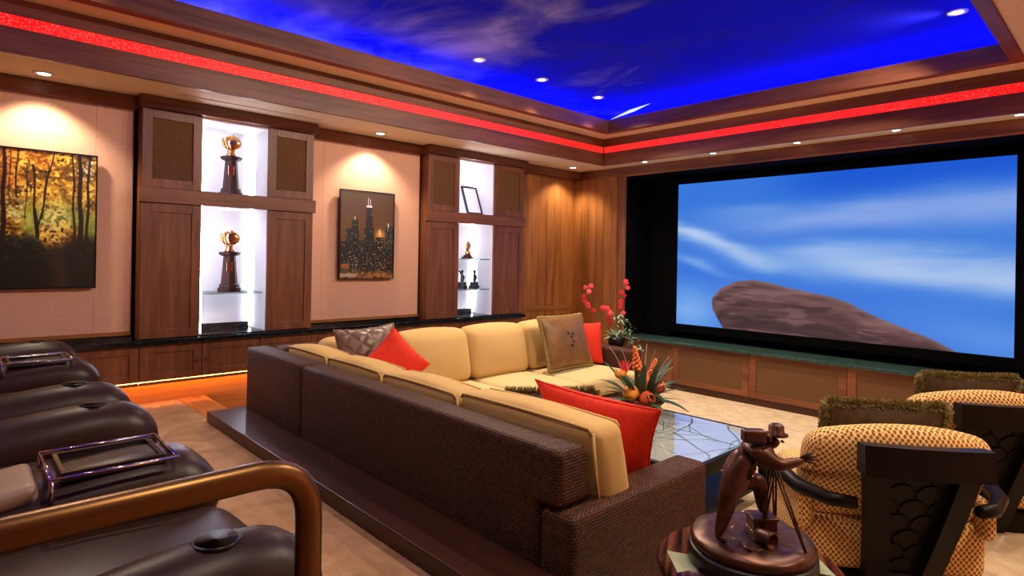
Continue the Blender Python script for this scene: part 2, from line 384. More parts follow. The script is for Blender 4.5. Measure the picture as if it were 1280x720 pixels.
# front wall
wf = tag(box('wall_front', (-5.7, XR, 6.66, 6.8, 0, 3.4), 'black_velvet'), kind='structure')
x = -5.29
while x < -4.62:
    x2 = min(x+.125, -4.575); box('plank', (x+.002, x2-.002, 6.1+rnd.uniform(-.003, .003), 6.66, .0, 2.56), 'honey_z', wf, bev=.003); x = x2
box('jamb', (-4.575, -4.45, 6.115, 6.66, 0, 2.56), 'walnut_z', wf, bev=.006)
box('jamb', (-.25, -.12, 6.115, 6.66, 0, 2.56), 'walnut_z', wf, bev=.006)
x = -.12
while x < XR-.02:
    x2 = min(x+.125, XR); box('plank', (x+.002, x2-.002, 6.1+rnd.uniform(-.003, .003), 6.66, .0, 2.56), 'honey_z', wf, bev=.003); x = x2
box('beam', (-5.62, XR, 6.125, 6.66, 2.56, ZS), 'walnut_x', wf, bev=.005)
box('beam_bead', (-4.45, -.25, 6.11, 6.14, 2.548, 2.566), 'honey_x', wf, bev=.004)
box('side_lining', (-4.452, -4.44, 6.12, 6.66, .57, 2.555), 'black_velvet', wf)
box('side_lining', (-.26, -.248, 6.12, 6.66, .57, 2.555), 'black_velvet', wf)
box('top_lining', (-4.45, -.25, 6.12, 6.66, 2.545, 2.558), 'black_velvet', wf)
# ceiling: soffit ring, tray fascia, step, painted sky
CX0, CX1, CY0, CY1 = -4.6, -.38, -2.2, 5.835        # lower opening
UX0, UX1, UY0, UY1 = -4.29, -.69, -1.9, 5.525       # upper opening
def ring(name, ox0, ox1, oy0, oy1, ix0, ix1, iy0, iy1, z0, z1, mat, parent=None):
    return boxes(name, [(ox0, ix0, oy0, oy1, z0, z1), (ix1, ox1, oy0, oy1, z0, z1), (ix0, ix1, oy0, iy0, z0, z1), (ix0, ix1, iy1, oy1, z0, z1)], mat, parent)
ce = tag(ring('ceiling', -5.62, XR, YB, 6.66, CX0-.03, CX1+.03, CY0-.03, CY1+.03, ZS, ZS+.05, 'paint'), kind='structure')
ring('step_soffit', CX0-.55, CX1+.55, CY0-.55, CY1+.55, UX0-.03, UX1+.03, UY0-.03, UY1+.03, 2.99, 3.03, 'paint', ce)
box('sky_panel', (CX0-.55, CX1+.55, CY0-.55, CY1+.55, 3.30, 3.36), 'painted_sky', ce)
ring('cove_wall', CX0-.55, CX1+.55, CY0-.55, CY1+.55, CX0-.5, CX1+.5, CY0-.5, CY1+.5, 3.03, 3.30, 'painted_sky', ce)
ring('cove_ledge', CX0-.5, CX1+.5, CY0-.5, CY1+.5, CX0-.15, CX1+.15, CY0-.15, CY1+.15, 3.03, 3.11, 'paint', ce)
boxes('cove_light', [(CX0-.2, CX0-.17, CY0, CY1, 3.11, 3.13), (CX1+.17, CX1+.2, CY0, CY1, 3.11, 3.13), (CX0, CX1, CY1+.17, CY1+.2, 3.11, 3.13), (CX0, CX1, CY0-.2, CY0-.17, 3.11, 3.13)], 'blue_led', ce)
def frameboards(name, x0, x1, y0, y1, t, z0, z1, pre):
    tr = tag(bpy.data.objects.new(name, None), kind='structure'); C.objects.link(tr)
    for d, ax in (((x0-t, x0, y0-t, y1+t, z0, z1), 'y'), ((x1, x1+t, y0-t, y1+t, z0, z1), 'y'), ((x0, x1, y0-t, y0, z0, z1), 'x'), ((x0, x1, y1, y1+t, z0, z1), 'x')):
        box('fascia_board', d, pre+ax, tr, bev=.004)
    return tr
frameboards('trim_2', CX0, CX1, CY0, CY1, .03, ZS-.012, 2.818, 'walnut_')
frameboards('trim_3', CX0, CX1, CY0, CY1, .03, 2.892, 2.992, 'walnut_')
frameboards('trim_4', UX0-.0, UX1, UY0, UY1, .085, 2.98, 3.125, 'walnut_')
rs = thing('light_strip', 'glowing red crackled light strip running around the wooden ceiling tray', 'light strip', (CX0, CY1, 2.82))
for d in ((CX0-.022, CX0-.008, CY0, CY1), (CX1+.008, CX1+.022, CY0, CY1), (CX0, CX1, CY0-.022, CY0-.008), (CX0, CX1, CY1+.008, CY1+.022)):
    box('strip_segment', (d[0]-CX0, d[1]-CX0, d[2]-CY1, d[3]-CY1, -.002, .072), 'red_glow', rs)
# light glint on the sky corner, put in as a glowing white sheet
pA, pB = Vector((-4.08, 5.36, 3.232)), Vector((-3.72, 5.36, 3.232))
poly('glint_streak', [(-4.7, 6.1, 3.299), (-4.25, 5.87, 3.299), (-3.9, 5.78, 3.299), (-4.25, 5.96, 3.299)], 'glint_white', ce, thick=(0, 0, -.003))

tag(boxes('air_vent', [(-4.93, -4.925, 1.2, 2.3, ZS-.004, ZS-.0005), (-4.905, -4.9, 1.2, 2.3, ZS-.004, ZS-.0005), (-4.93, -4.9, 1.195, 1.2, ZS-.004, ZS-.0005), (-4.93, -4.9, 2.3, 2.305, ZS-.004, ZS-.0005)], 'white_ring'), 'thin slot air vent in the soffit above the trophy cabinet', 'vent')
# ------------------------------------------------------------------ downlights
def downlight(x, y, z, power, label, group, target=None, spot=95, blend=.6, r=.05, col=(1, .8, .58)):
    t = thing('downlight', label, 'light', (x, y, z), group=group)
    bm = bmesh.new(); lathem(bm, [(r*.78, .0), (r*.8, -.006), (r*1.25, -.006), (r*1.3, 0)], 20); mobj('trim_ring', bm, 'white_ring', t, smooth=True)
    lathe('lens', [(r*.74, -.0045), (.001, -.0046)], 'lamp_glow', t, seg=16)
    ld = bpy.data.lights.new('lamp', 'SPOT'); ld.energy = power; ld.color = col; ld.spot_size = math.radians(spot); ld.spot_blend = blend; ld.shadow_soft_size = .035
    lo = bpy.data.objects.new('lamp', ld); C.objects.link(lo); lo.parent = t; lo.location = (0, 0, -.03)
    if target is not None:
        d = Vector(target)-Vector((x, y, z)); lo.rotation_euler = d.to_track_quat('-Z', 'Y').to_euler()
    return t
for y, nm in ((-1.2, 'behind the recliners'), (.425, 'above the forest picture'), (2.96, 'above the night skyline picture'), (5.75, 'above the wood-panelled corner')):
    downlight(-5.02, y, ZS, P_WALL, 'small recessed downlight in the cream soffit '+nm, 'downlights along the left soffit', target=(-5.2, y, 1.0), spot=112, blend=.6, col=(1, .81, .62))
for k, x in enumerate((-4.08, -3.21, -2.335, -1.5, -.68)):
    downlight(x, 5.96, ZS, P_FRONT, 'small recessed downlight in the soffit above the projection screen', 'downlights above the screen', spot=80, r=.04)
for y in (.6, 3.46, 4.28, 5.18):  # nearest lamp is unseen and added as fill, the others are visible
    downlight(-4.17, y, 3.30, P_SKYSPOT*(.45 if y < 2 else 1), 'bright starlike downlight in the painted sky over the cream sofa, nearest of the row added as unseen fill', 'sky downlights over the sofa, nearest one added as fill', target=(-2.7, y-.15, 0), spot=98, blend=.45)
for y in (.8, 2.6, 3.9, 5.16):  # only the farthest lamp is visible, nearer ones are added fill
    downlight(-.935, y, 3.30, P_SKYSPOT*(.4 if y < 2 else 1), 'bright starlike downlight in the painted sky over the patterned armchairs, all but the farthest added as fill', 'sky downlights over the armchairs, nearer ones added as fill', target=(-1.1, y, 0) if y < 2 else (-3.6, y-.9, .3), spot=110 if y < 2 else 125, blend=.7)
for y in (2.3, 3.8, 5.3):  # unseen lamps added to bounce fill light off the right wall
    downlight(.42, y, ZS, P_FILL_RIGHT, 'unseen fill downlight added in the cream soffit beside the right-hand fabric wall', 'added fill downlights along the right soffit', target=(.6, y, .9), spot=130, blend=.8)
for x in (-3.4, -1.7):  # unseen lamps added to raise the light at the rear
    downlight(x, -.9, 3.30, P_FILL_REAR, 'unseen fill downlight added in the painted sky over the leather recliners', 'added sky fill downlights over the recliners', target=(x, .2, .5), spot=110)

# ================================================================== CABINETRY
def door(parent, xf, y0, y1, z0, z1, panel, st=.068, knob=None, name='door', t=.022, o=(0, 0, 0)):
    """framed door facing +x; coordinates relative to parent origin o"""
    ox, oy, oz = o; g = .0025; y0 += g-oy; y1 -= g+oy; z0 += g-oz; z1 -= g+oz; xf -= ox
    d = boxes(name, [(xf-t, xf, y0, y0+st, z0, z1), (xf-t, xf, y1-st, y1, z0, z1), (xf-t, xf, y0+st, y1-st, z0, z0+st), (xf-t, xf, y0+st, y1-st, z1-st, z1)], 'walnut_z', parent, bev=.002)
    box('panel', (xf-t, xf-.011, y0+st-.002, y1-st+.002, z0+st-.002, z1-st+.002), panel, d)
    if knob is not None:
        ky = y0+st/2 if knob < 0 else y1-st/2; kz = (z0+z1)/2
        tube('knob', [(xf, ky, kz), (xf+.012, ky, kz), (xf+.02, ky, kz), (xf+.026, ky, kz)], [.005, .006, .012, .008], 'rail_bronze', d, seg=10)
    return d
def display_cabinet(y0, n0, n1, y1, label, shelves):
    o = (-5.36, (y0+y1)/2, .84); t = thing('display_cabinet', label, 'cabinet', o); oy = o[1]
    R = lambda a, b, c, d, e, f: (a+5.36, b+5.36, c-oy, d-oy, e-.84, f-.84)
    XF = -5.132; zt = 2.586
    boxes('carcass', [R(-5.61, XF-.022, y0, n0-.012, .842, zt), R(-5.61, XF-.022, n1+.012, y1, .842, zt)], 'walnut_z', t)
    boxes('niche_lining', [R(-5.61, -5.5, n0-.012, n1+.012, .842, zt), R(-5.5, XF-.02, n0-.012, n0, .842, zt), R(-5.5, XF-.02, n1, n1+.012, .842, zt), R(-5.5, XF-.02, n0, n1, zt-.02, zt), R(-5.5, XF-.02, n0, n1, 1.88, 1.987), ], 'niche_white', t)
    box('crown', R(-5.61, -5.085, y0-.02, y1+.02, zt, ZS-.003), 'walnut_y', t, bev=.005)
    box('rail', R(-5.16, -5.108, y0-.015, y1+.015, 1.877, 1.99), 'walnut_y', t, bev=.004)
    for a, b in ((y0, n0), (n1, y1)):
        door(t, XF, a, b, .845, 1.877, 'walnut_z', o=o); door(t, XF, a, b, 1.99, zt, 'speaker_cloth', o=o)
    box('niche_floor', R(-5.5, -5.14, n0, n1, .842, .85), 'granite', t)
    box('niche_backsplash', R(-5.5, -5.485, n0, n1, .85, .9), 'granite', t)
    for z0, z1 in ((.86, 1.87), (2.0, zt-.03)):
        box('light_strip', R(-5.175, -5.158, n0+.002, n0+.014, z0, z1), 'niche_led', t); box('light_strip', R(-5.498, -5.485, n1-.016, n1-.002, z0, z1), 'niche_led', t)
    for z in (1.88, zt-.02):
        lathe('puck_light', [(.03, -.012), (.034, 0)], 'lamp_glow', t, seg=14, c=(-.02+.04, (n0+n1)/2-oy, z-.84))
    for z in shelves: box('glass_shelf', R(-5.484, -5.17, n0+.016, n1-.018, z-.012, z), 'shelf_glass', t)
    return t
display_cabinet(1.015, 1.435, 1.95, 2.355, 'tall walnut display cabinet holding two column trophies in lit niches', [1.18])
display_cabinet(3.6, 4.02, 4.52, 5.0, 'tall walnut display cabinet holding a leaning picture frame and three statuettes', [1.49, 1.148])
tag(box('worktop', (-5.61, -5.095, YB+.01, 5.02, .8, .84), 'granite', bev=.005), 'long dark granite worktop along the wall under the display cabinets', 'worktop')
bs = tag(bpy.data.objects.new('trim_5', None), kind='structure'); C.objects.link(bs)
for a, b in ((YB+.01, .995), (2.376, 3.58)): box('backsplash', (-5.61, XL+.005, a, b, .841, .875), 'granite', bs)
tag(box('baseboard_left', (-5.62, -5.205, YB+.01, 5.02, 0, .519), 'toe_y'), kind='structure')
led = box('toe_light', (-5.168, -5.156, YB+.1, 5.0, .512, .519), 'amber_led', bpy.data.objects['baseboard_left'])
def base_unit(ys, label):
    o = (-5.36, (ys[0]+ys[-1])/2, .52); t = thing('base_cabinet', label, 'cabinet', o, group='walnut base cabinets along the left wall')
    box('body', (-.25, .205, ys[0]-o[1]+.003, ys[-1]-o[1]-.003, .001, .279), 'walnut_y', t)
    box('light_rail', (.216, .23, ys[0]-o[1]+.003, ys[-1]-o[1]-.003, -.022, .0), 'walnut_y', t)
    for k, (a, b) in enumerate(zip(ys, ys[1:])): door(t, -5.13, a, b, .522, .798, 'walnut_z', st=.06, knob=1 if k % 2 == 0 else -1, o=o)
base_unit((-.6, -.19, .215, .62, 1.02), 'low walnut base cabinet under the forest picture')
base_unit((1.02, 1.453, 1.905, 2.36), 'low walnut base cabinet under the two trophies')
base_unit((2.36, 2.77, 3.18, 3.6), 'low walnut base cabinet under the night skyline picture')
base_unit((3.6, 4.06, 4.53, 5.0), 'low walnut base cabinet under the leaning picture frame and statuettes')
# low cabinets and stone sill under the screen
xs = (-4.448, -3.79, -2.87, -1.92, -.99, -.252)
labs = ('low wooden cabinet under the screen beside the red orchid', 'low wooden cabinet under the screen right behind the orange flower arrangement', 'low wooden cabinet under the screen behind the mirror coffee table',
        'low wooden cabinet under the screen behind the near armchair pillow', 'low wooden cabinet under the screen behind the far armchair')
for k in range(5):
    a, b = xs[k], xs[k+1]; o = ((a+b)/2, 6.4, 0); t = thing('media_cabinet', labs[k], 'cabinet', o, group='low cabinets under the screen')
    h = (b-a)/2-.002; box('body', (-h, h, -.215, .255, .0, .528), 'walnut_x', t)
    s = .075; f = boxes('door', [(-h, -h+s, -.238, -.216, .075, .527), (h-s, h, -.238, -.216, .075, .527), (-h+s, h-s, -.238, -.216, .075, .075+s*.8), (-h+s, h-s, -.238, -.216, .527-s*.6, .527)], 'walnut_x', t, bev=.003)
    box('panel', (-h+s-.002, h-s+.002, -.229, -.217, .13, .485), 'speaker_cloth', f)
    box('plinth', (-h, h, -.226, -.216, .0, .074), 'darkwood_x', t)
tag(box('stone_sill', (-4.449, -.251, 6.125, 6.658, .529, .562), 'granite_green', bev=.006), 'green stone sill running under the black projection screen', 'sill')

# ================================================================== PRINTS (flat pictures computed as mesh colours)
def vnoise(h, w_, cy, cx, seed):
    g = np.random.RandomState(seed).rand(cy+2, cx+2); ys = np.linspace(0, cy, h); xs_ = np.linspace(0, cx, w_)
    y0 = ys.astype(int); x0 = xs_.astype(int); fy = ys-y0; fx = xs_-x0; fy = (fy*fy*(3-2*fy))[:, None]; fx = (fx*fx*(3-2*fx))[None]
    return (g[y0][:, x0]*(1-fy)+g[y0+1][:, x0]*fy)*(1-fx)+(g[y0][:, x0+1]*(1-fy)+g[y0+1][:, x0+1]*fy)*fx
def fbm(h, w_, cy, cx, seed, o=4):
    s = np.zeros((h, w_)); a = .5
    for k in range(o): s += a*vnoise(h, w_, cy*2**k, cx*2**k, seed+k); a *= .5
    return s/(1-.5**o)
def mixc(a, b, t): return a*(1-t[..., None])+np.array(b, float)*t[..., None]
def sm(x, a, b): t = np.clip((x-a)/(b-a), 0, 1); return t*t*(3-2*t)
def picture(name, img, origin, du, dv, mat, parent):
    """img rows top-down, 0..255 sRGB; origin is bottom-left corner"""
    h, w_, _ = img.shape; c = np.clip(img/255., 0, 1); c = np.where(c <= .04045, c/12.92, ((c+.055)/1.055)**2.4)
    o = np.array(origin, float); U = np.array(du, float); V = np.array(dv, float)
    us = np.linspace(0, 1, w_); vs_ = np.linspace(1, 0, h)
    co = o+us[None, :, None]*U+vs_[:, None, None]*V
    i = np.arange(h*w_).reshape(h, w_); q = np.stack([i[1:, :-1], i[1:, 1:], i[:-1, 1:], i[:-1, :-1]], -1).reshape(-1, 4)
    me = bpy.data.meshes.new(name); me.from_pydata(co.reshape(-1, 3).tolist(), [], q.tolist())
    at = me.color_attributes.new('pic', 'FLOAT_COLOR', 'POINT'); at.data.foreach_set('color', np.concatenate([c.reshape(-1, 3), np.ones((h*w_, 1))], 1).ravel())
    return mobj(name, me, mat, parent, uv=False)
def screen_image(h=200, w_=374):
    yy, xx = np.mgrid[0:h, 0:w_]; u = xx/(w_-1); v = yy/(h-1)
    base = np.zeros((h, w_, 3)); base[:] = (52, 118, 218); n = fbm(h, w_, 5, 3, 11, 4); n2 = fbm(h, w_, 10, 3, 40, 4)
    base = mixc(base, (16, 84, 208), sm(v, .3, .02)*sm(u, .25, .6)*.9); base = mixc(base, (34, 104, 214), np.exp(-((v-.62)/.06)**2-((u-.08)/.12)**2)*.8)
    vv = v+.09*(n-.5)+.05*(n2-.5)
    for (u0, v0, su, sv, sl, col, k) in ((.62, .27, .42, .085, -.05, (140, 168, 230), .95), (.3, .2, .18, .05, 0, (112, 156, 226), .6), (.98, .26, .25, .11, -.1, (132, 164, 230), .85), (.1, .38, .2, .045, .55, (186, 206, 238), .95), (.28, .5, .14, .05, .35, (164, 192, 234), .8),
                                         (.08, .56, .12, .035, .5, (130, 172, 232), .7), (.72, .56, .3, .075, .1, (182, 204, 238), .98), (.98, .6, .2, .09, .15, (172, 196, 236), .9), (.55, .48, .2, .05, .1, (150, 184, 234), .8), (.95, .9, .2, .12, .2, (96, 148, 230), .7), (.05, .88, .14, .16, .1, (128, 176, 238), .85)):
        g = np.exp(-((u-u0)/su)**2-((vv-v0-sl*(u-u0))/sv)**2); base = mixc(base, col, np.clip(g*k*(.7+.6*n2), 0, 1))
    # plain brown boulder slope
    px = np.array([.13, .15, .18, .24, .30, .38, .46, .54, .60, .66, .74, .82, .90]); py = np.array([.86, .79, .73, .68, .665, .69, .72, .745, .775, .83, .89, .945, 1.02])
    top = np.interp(u, px, py, left=2, right=2)+.008*(fbm(h, w_, 4, 30, 5)-.5)
    left = .145+.07*np.abs(v-.82)+.25*np.clip(v-.88, 0, 1)+.01*(n2-.5)
    m = sm(v-top, -.004, .004)*sm(u-left, -.002, .002)
    st_ = fbm(h, w_, 40, 4, 71, 3); sh = .5+.5*np.sin((v-top)*46+n*7+u*9)
    rock = mixc(np.zeros((h, w_, 3))+np.array((112, 76, 76.)), (58, 36, 40), np.clip(.55*sh*st_*1.6+.5*sm(v-top, .05, .25), 0, 1))
    rock = mixc(rock, (44, 28, 34), sm(fbm(h, w_, 30, 12, 91, 3), .52, .66)*.5); rock = mixc(rock, (136, 102, 104), sm(fbm(h, w_, 34, 9, 55, 3), .56, .7)*.5); rock = mixc(rock, (150, 118, 116), np.exp(-((v-top)/.025)**2)*.55)
    return base*(1-m[..., None])+rock*m[..., None]
def forest_image(h=300, w_=400):
    yy, xx = np.mgrid[0:h, 0:w_]; u = xx/(w_-1); v = yy/(h-1)
    n = fbm(h, w_, 13, 17, 3, 4); n2 = fbm(h, w_, 46, 62, 9, 3); n3 = fbm(h, w_, 5, 7, 21, 4); n4 = fbm(h, w_, 70, 95, 33, 2)
    im = np.zeros((h, w_, 3)); im[:] = (120, 80, 16)
    im = mixc(im, (214, 150, 30), sm(n, .4, .6)); im = mixc(im, (250, 226, 96), sm(.6*n2+.4*n4+.35*(n-.5), .52, .68)*.95); im = mixc(im, (40, 26, 8), sm(n4+.5*(n3-.5), .42, .28)*.9)
    im = mixc(im, (150, 176, 60), sm(n3, .46, .66)*sm(v, .28, .5)*.8); im = mixc(im, (200, 110, 24), sm(n3, .5, .36)*sm(v, .5, .2)*.5)
    im = mixc(im, (255, 246, 150), np.exp(-(((u-.82)/.07)**2+((v-.48)/.12)**2))*sm(n4, .38, .56)); im = mixc(im, (236, 240, 150), np.exp(-(((u-.665)/.05)**2+((v-.45)/.1)**2))*sm(n2, .42, .6)*.8)
    im = mixc(im, (200, 220, 240), np.exp(-(((u-.965)/.03)**2+((v-.12)/.1)**2))*sm(n4, .45, .6)*.8)
    low = sm(v+.1*(n3-.5)-.08*np.exp(-((u-.82)/.06)**2), .58, .68); im = mixc(im, (13, 18, 7), low)
    im = mixc(im, (66, 90, 30), low*sm(n4, .56, .72)*.5*sm(v, .98, .7)); im = mixc(im, (60, 38, 26), np.exp(-((u-.83-.12*(v-.75))/.035)**2)*sm(v, .64, .72)*.75)
    def trunk(x0, x1, wd, a=0., b=.75, col=(22, 13, 8)):
        nonlocal im
        c = x0+(x1-x0)*(v-a)/(b-a)+.003*np.sin(v*17+x0*40); m = sm(np.abs(u-c), wd*(.8+.5*v), wd*(.45+.4*v))*(v > a)*(v < b); im = mixc(im, col, m*.95)
    for a in ((.725, .738, .006, .1, .6), (.81, .745, .005, .0, .6), (.79, .76, .003, .1, .5), (.735, .745, .009, .42, .63), (.607, .605, .012, 0, .66), (.925, .935, .013, .0, .72), (.895, .905, .006, 0, .66), (.968, .962, .008, 0, .7), (.66, .655, .005, 0, .35), (.70, .695, .003, .1, .5), (.63, .63, .003, 0, .4),
              (.5, .49, .012, 0, .66), (.3, .32, .01, 0, .62), (.16, .17, .014, 0, .68), (.06, .05, .018, 0, .7), (.4, .42, .005, 0, .6), (.23, .22, .005, 0, .6)): trunk(*a)
    return im
def city_image(h=330, w_=224):
    yy, xx = np.mgrid[0:h, 0:w_]; u = xx/(w_-1); v = yy/(h-1); n = fbm(h, w_, 5, 4, 8, 4)
    im = np.zeros((h, w_, 3)); im[:] = (74, 46, 18); im = mixc(im, (104, 66, 26), sm(v, 0, .55)*(.5+.8*n)); rr = np.random.RandomState(4)
    im = mixc(im, (255, 190, 90), np.exp(-(((u-.74)/.09)**2+((v-.49)/.05)**2))*.9)
    def bld(x0, x1, y0, col=(14, 13, 12), lit=.3, y1=1.02, wc=(150, 168, 130)):
        nonlocal im
        m = ((u >= x0) & (u <= x1) & (v >= y0) & (v <= y1)); im[m] = np.array(col)
        for yk in np.arange(y0+.01, min(y1, .97), .014):
            for xk in np.arange(x0+.012, x1-.008, .018):
                if rr.rand() < lit*.55:
                    q = (np.abs(u-xk) < .006) & (np.abs(v-yk) < .004); im[q] = np.array(wc)*rr.uniform(.35, 1.1)
    bld(.0, .12, .58); bld(.10, .34, .43, lit=.35); bld(.20, .32, .32, lit=.25); bld(.44, .62, .42, lit=.3); bld(.46, .60, .28, lit=.4, wc=(110, 150, 120)); bld(.475, .575, .165, lit=.2)
    bld(.84, 1.0, .39, (24, 26, 22), .5, wc=(190, 190, 140)); bld(.66, .82, .52, lit=.3, wc=(255, 200, 110)); bld(.34, .46, .56, lit=.5, wc=(190, 170, 80)); bld(.6, .7, .58, lit=.4); bld(.8, .95, .62, lit=.4); bld(.12, .42, .66, (18, 16, 16), .5, wc=(220, 220, 210)); bld(.4, .7, .7, lit=.4, wc=(220, 200, 150)); bld(.68, 1., .72, lit=.5, wc=(240, 190, 110))
    for xk, y0 in ((.505, .065), (.545, .08)): im[(np.abs(u-xk) < .006) & (v > y0) & (v < .17)] = (230, 220, 240)
    im[(u > .475) & (u < .575) & (np.abs(v-.165) < .012)] = (235, 215, 235); im[(np.abs(u-.26) < .008) & (v > .29) & (v < .33)] = (240, 220, 200)
    im[(np.abs(u-.73) < .014) & (v > .43) & (v < .5)] = (255, 225, 160); im[(np.abs(u-.9) < .01) & (v > .35) & (v < .4)] = (240, 230, 200)
    gl = sm(v, .8, .98)*(.35+.9*fbm(h, w_, 20, 22, 77, 3)); im = mixc(im, (230, 150, 60), np.clip(gl-.35, 0, 1)*1.2)
    m = (np.abs(u-.09) < .07) & (np.abs(v-.86) < .025); im[m] = im[m]*.4+np.array((255, 140, 40))*.6
    m = (u < .3) & (np.abs(v-.965) < .018); im[m] = im[m]*.4+np.array((240, 240, 240))*.55*(.4+rr.rand(h, w_)[m])[:, None]
    return im
# projection screen
SX0, SX1, SZ0, SZ1, SY = -3.95, -.75, .738, 2.444, 6.5
sc = thing('projection_screen', 'wide projection screen showing a blue cloudy sky above a brown boulder', 'screen', (SX0, SY, SZ0))
W_, H_ = SX1-SX0, SZ1-SZ0
picture('screen_surface', screen_image(), (0, 0, 0), (W_, 0, 0), (0, 0, H_), 'projected_picture', sc)
boxes('frame', [(-.1, 0, -.012, .04, -.1, H_+.06), (W_, W_+.1, -.012, .04, -.1, H_+.06), (0, W_, -.012, .04, H_, H_+.06), (0, W_, -.012, .04, -.1, 0)], 'black_velvet', sc, bev=.006)
box('backing', (0, W_, .012, .04, 0, H_), 'black_velvet', sc)
box('masking_panel', (-.478, -.101, .0, .05, -.17, H_+.09), 'black_velvet', sc); box('masking_panel', (W_+.101, W_+.478, .0, .05, -.17, H_+.09), 'black_velvet', sc)
# framed pictures
def framed(name, label, y0, y1, z0, z1, img, xb, d):
    t = thing(name, label, 'picture', (xb, y0, z0)); a, b = y1-y0, z1-z0
    box('stretcher', (.0, d-.012, .04, a-.04, .04, b-.04), 'black_plastic', t)
    f = .009; boxes('frame', [(d-.02, d+.004, 0, f, 0, b), (d-.02, d+.004, a-f, a, 0, b), (d-.02, d+.004, f, a-f, 0, f), (d-.02, d+.004, f, a-f, b-f, b)], 'black_metal', t)
    box('backing', (d-.02, d-.003, f, a-f, f, b-f), 'black_plastic', t)
    picture('print', img, (d-.002, f, f), (0, a-2*f, 0), (0, 0, b-2*f), 'photo_print', t)
framed('forest_picture', 'black-framed photograph of a sunlit golden autumn forest on the fabric wall', -.55, .755, 1.235, 2.19, forest_image(), XL, .05)
framed('skyline_picture', 'black-framed photograph of skyscrapers lit at night on the fabric wall', 2.65, 3.243, 1.275, 2.132, city_image(), XL, .05)

# ================================================================== TROPHIES AND STATUETTES
def trophy(label, y, z, s=1.0):
    t = thing('trophy', label, 'trophy', (-5.32, y, z+.001), rot=-.3, group='column trophies in the lit cabinet'); s *= 1.0
    lathe('base', [(.088*s, 0), (.09*s, .03*s), (.078*s, .035*s), (.076*s, .06*s), (.068*s, .065*s)], 'trophy_column', t, seg=8, smooth=False)
    lathe('column', [(.064*s, .065*s), (.048*s, .29*s), (.05*s, .295*s)], 'trophy_column', t, seg=8, smooth=False)
    lathe('capital', [(.05*s, .295*s), (.072*s, .305*s), (.084*s, .318*s), (.084*s, .33*s), (.06*s, .334*s)], 'trophy_column', t, seg=8, smooth=False)
    box('plaque', (.044*s, .062*s, -.022*s, .022*s, .17*s, .25*s), 'trophy_gold', t, bev=.002)
    lathe('pedestal', [(.045*s, .334*s), (.04*s, .35*s), (.028*s, .365*s), (.034*s, .385*s), (.02*s, .392*s)], 'trophy_gold', t, seg=16)
    bm = bmesh.new(); lathem(bm, [(.02*s, -.012*s), (.052*s, -.01*s), (.058*s, 0), (.052*s, .01*s), (.02*s, .012*s)], 20)
    bmesh.ops.rotate(bm, verts=bm.verts, matrix=Matrix.Rotation(PI/2, 3, 'Y')); bmesh.ops.translate(bm, verts=bm.verts, vec=(0, .018*s, .45*s)); mobj('medallion', bm, 'trophy_gold', t, smooth=True)
    tube('figure', [(0, -.005*s, .39*s), (0, -.03*s, .42*s), (0, -.045*s, .455*s), (0, -.035*s, .49*s), (0, -.01*s, .505*s)], [.014*s, .016*s, .014*s, .012*s, .008*s], 'trophy_gold', t, seg=8)
    tube('wing', [(0, -.03*s, .4*s), (0, -.06*s, .43*s), (0, -.07*s, .47*s), (0, -.06*s, .495*s)], [.008*s, .012*s, .009*s, .004*s], 'trophy_gold', t, seg=8)
    lathe('finial', [(.008*s, .498*s), (.016*s, .51*s), (.006*s, .522*s)], 'trophy_gold', t, seg=10, c=(0, .012*s, 0))
trophy('trophy with golden medallion on a dark column in the upper niche', 1.71, 1.987)
trophy('trophy with golden medallion on a dark column on the glass shelf', 1.71, 1.18)
def statuette(label, y, z, mat, kind):
    t = thing('statuette', label, 'statuette', (-5.32, y, z+.001), rot=.4)
    if kind == 'scroll':
        boxes('base', [(-.05, .05, -.065, .065, 0, .02), (-.035, .035, -.045, .045, .02, .04)], 'trophy_column', t, bev=.003)
        lathe('stem', [(.03, .04), (.035, .07), (.02, .09)], mat, t, seg=14)
        P = [(0, .05*math.cos(a)*(1-a/11), .13+.055*math.sin(a)*(1-a/11)) for a in [k*.45 for k in range(20)]]
        tube('scroll', P, .013, mat, t, seg=8); tube('crest', [(0, -.02, .165), (0, .01, .195), (0, .03, .185)], [.014, .012, .006], mat, t, seg=8)
    else:
        boxes('base', [(-.045, .045, -.05, .05, 0, .035), (-.035, .035, -.04, .04, .035, .075)], 'black_plastic', t, bev=.004)
        dy = .0
        tube('figure', [(0, 0, .075), (0, .008, .1), (0, .02, .125), (0, .005, .15), (0, .0, .17), (0, 0, .178)], [.016, .02, .026, .018, .011, .009], mat, t, seg=10)
        lathe('head', [(.006, .17), (.018, .182), (.018, .2), (.008, .214)], mat, t, seg=12)
        if kind == 'arm': tube('arm', [(0, 0, .16), (0, -.03, .175), (0, -.052, .195), (0, -.066, .202)], [.012, .01, .008, .012], mat, t, seg=8)
statuette('golden scroll-shaped statuette on the upper glass shelf', 4.3, 1.49, 'trophy_gold', 'scroll')
statuette('dark statuette with one raised arm on the lower glass shelf', 4.22, 1.148, 'black_metal', 'arm')
statuette('plain dark upright statuette on the lower glass shelf', 4.4, 1.148, 'black_metal', 'bust')
ph = thing('photo_frame', 'navy photo frame with white sheet leaning in the upper niche', 'picture frame', (-5.25, 4.34, 1.992), rot=Matrix.Rotation(-.05, 3, 'Z') @ Matrix.Rotation(-.40, 3, 'Y'))
boxes('frame', [(-.012, .012, -.11, -.088, 0, .36), (-.012, .012, .088, .11, 0, .36), (-.012, .012, -.088, .088, 0, .025), (-.012, .012, -.088, .088, .335, .36)], 'frame_navy', ph, bev=.003)
box('sheet', (-.008, .004, -.09, .09, .023, .337), 'paper', ph); box('stand', (-.06, -.012, -.02, .02, .06, .066), 'frame_navy', ph)

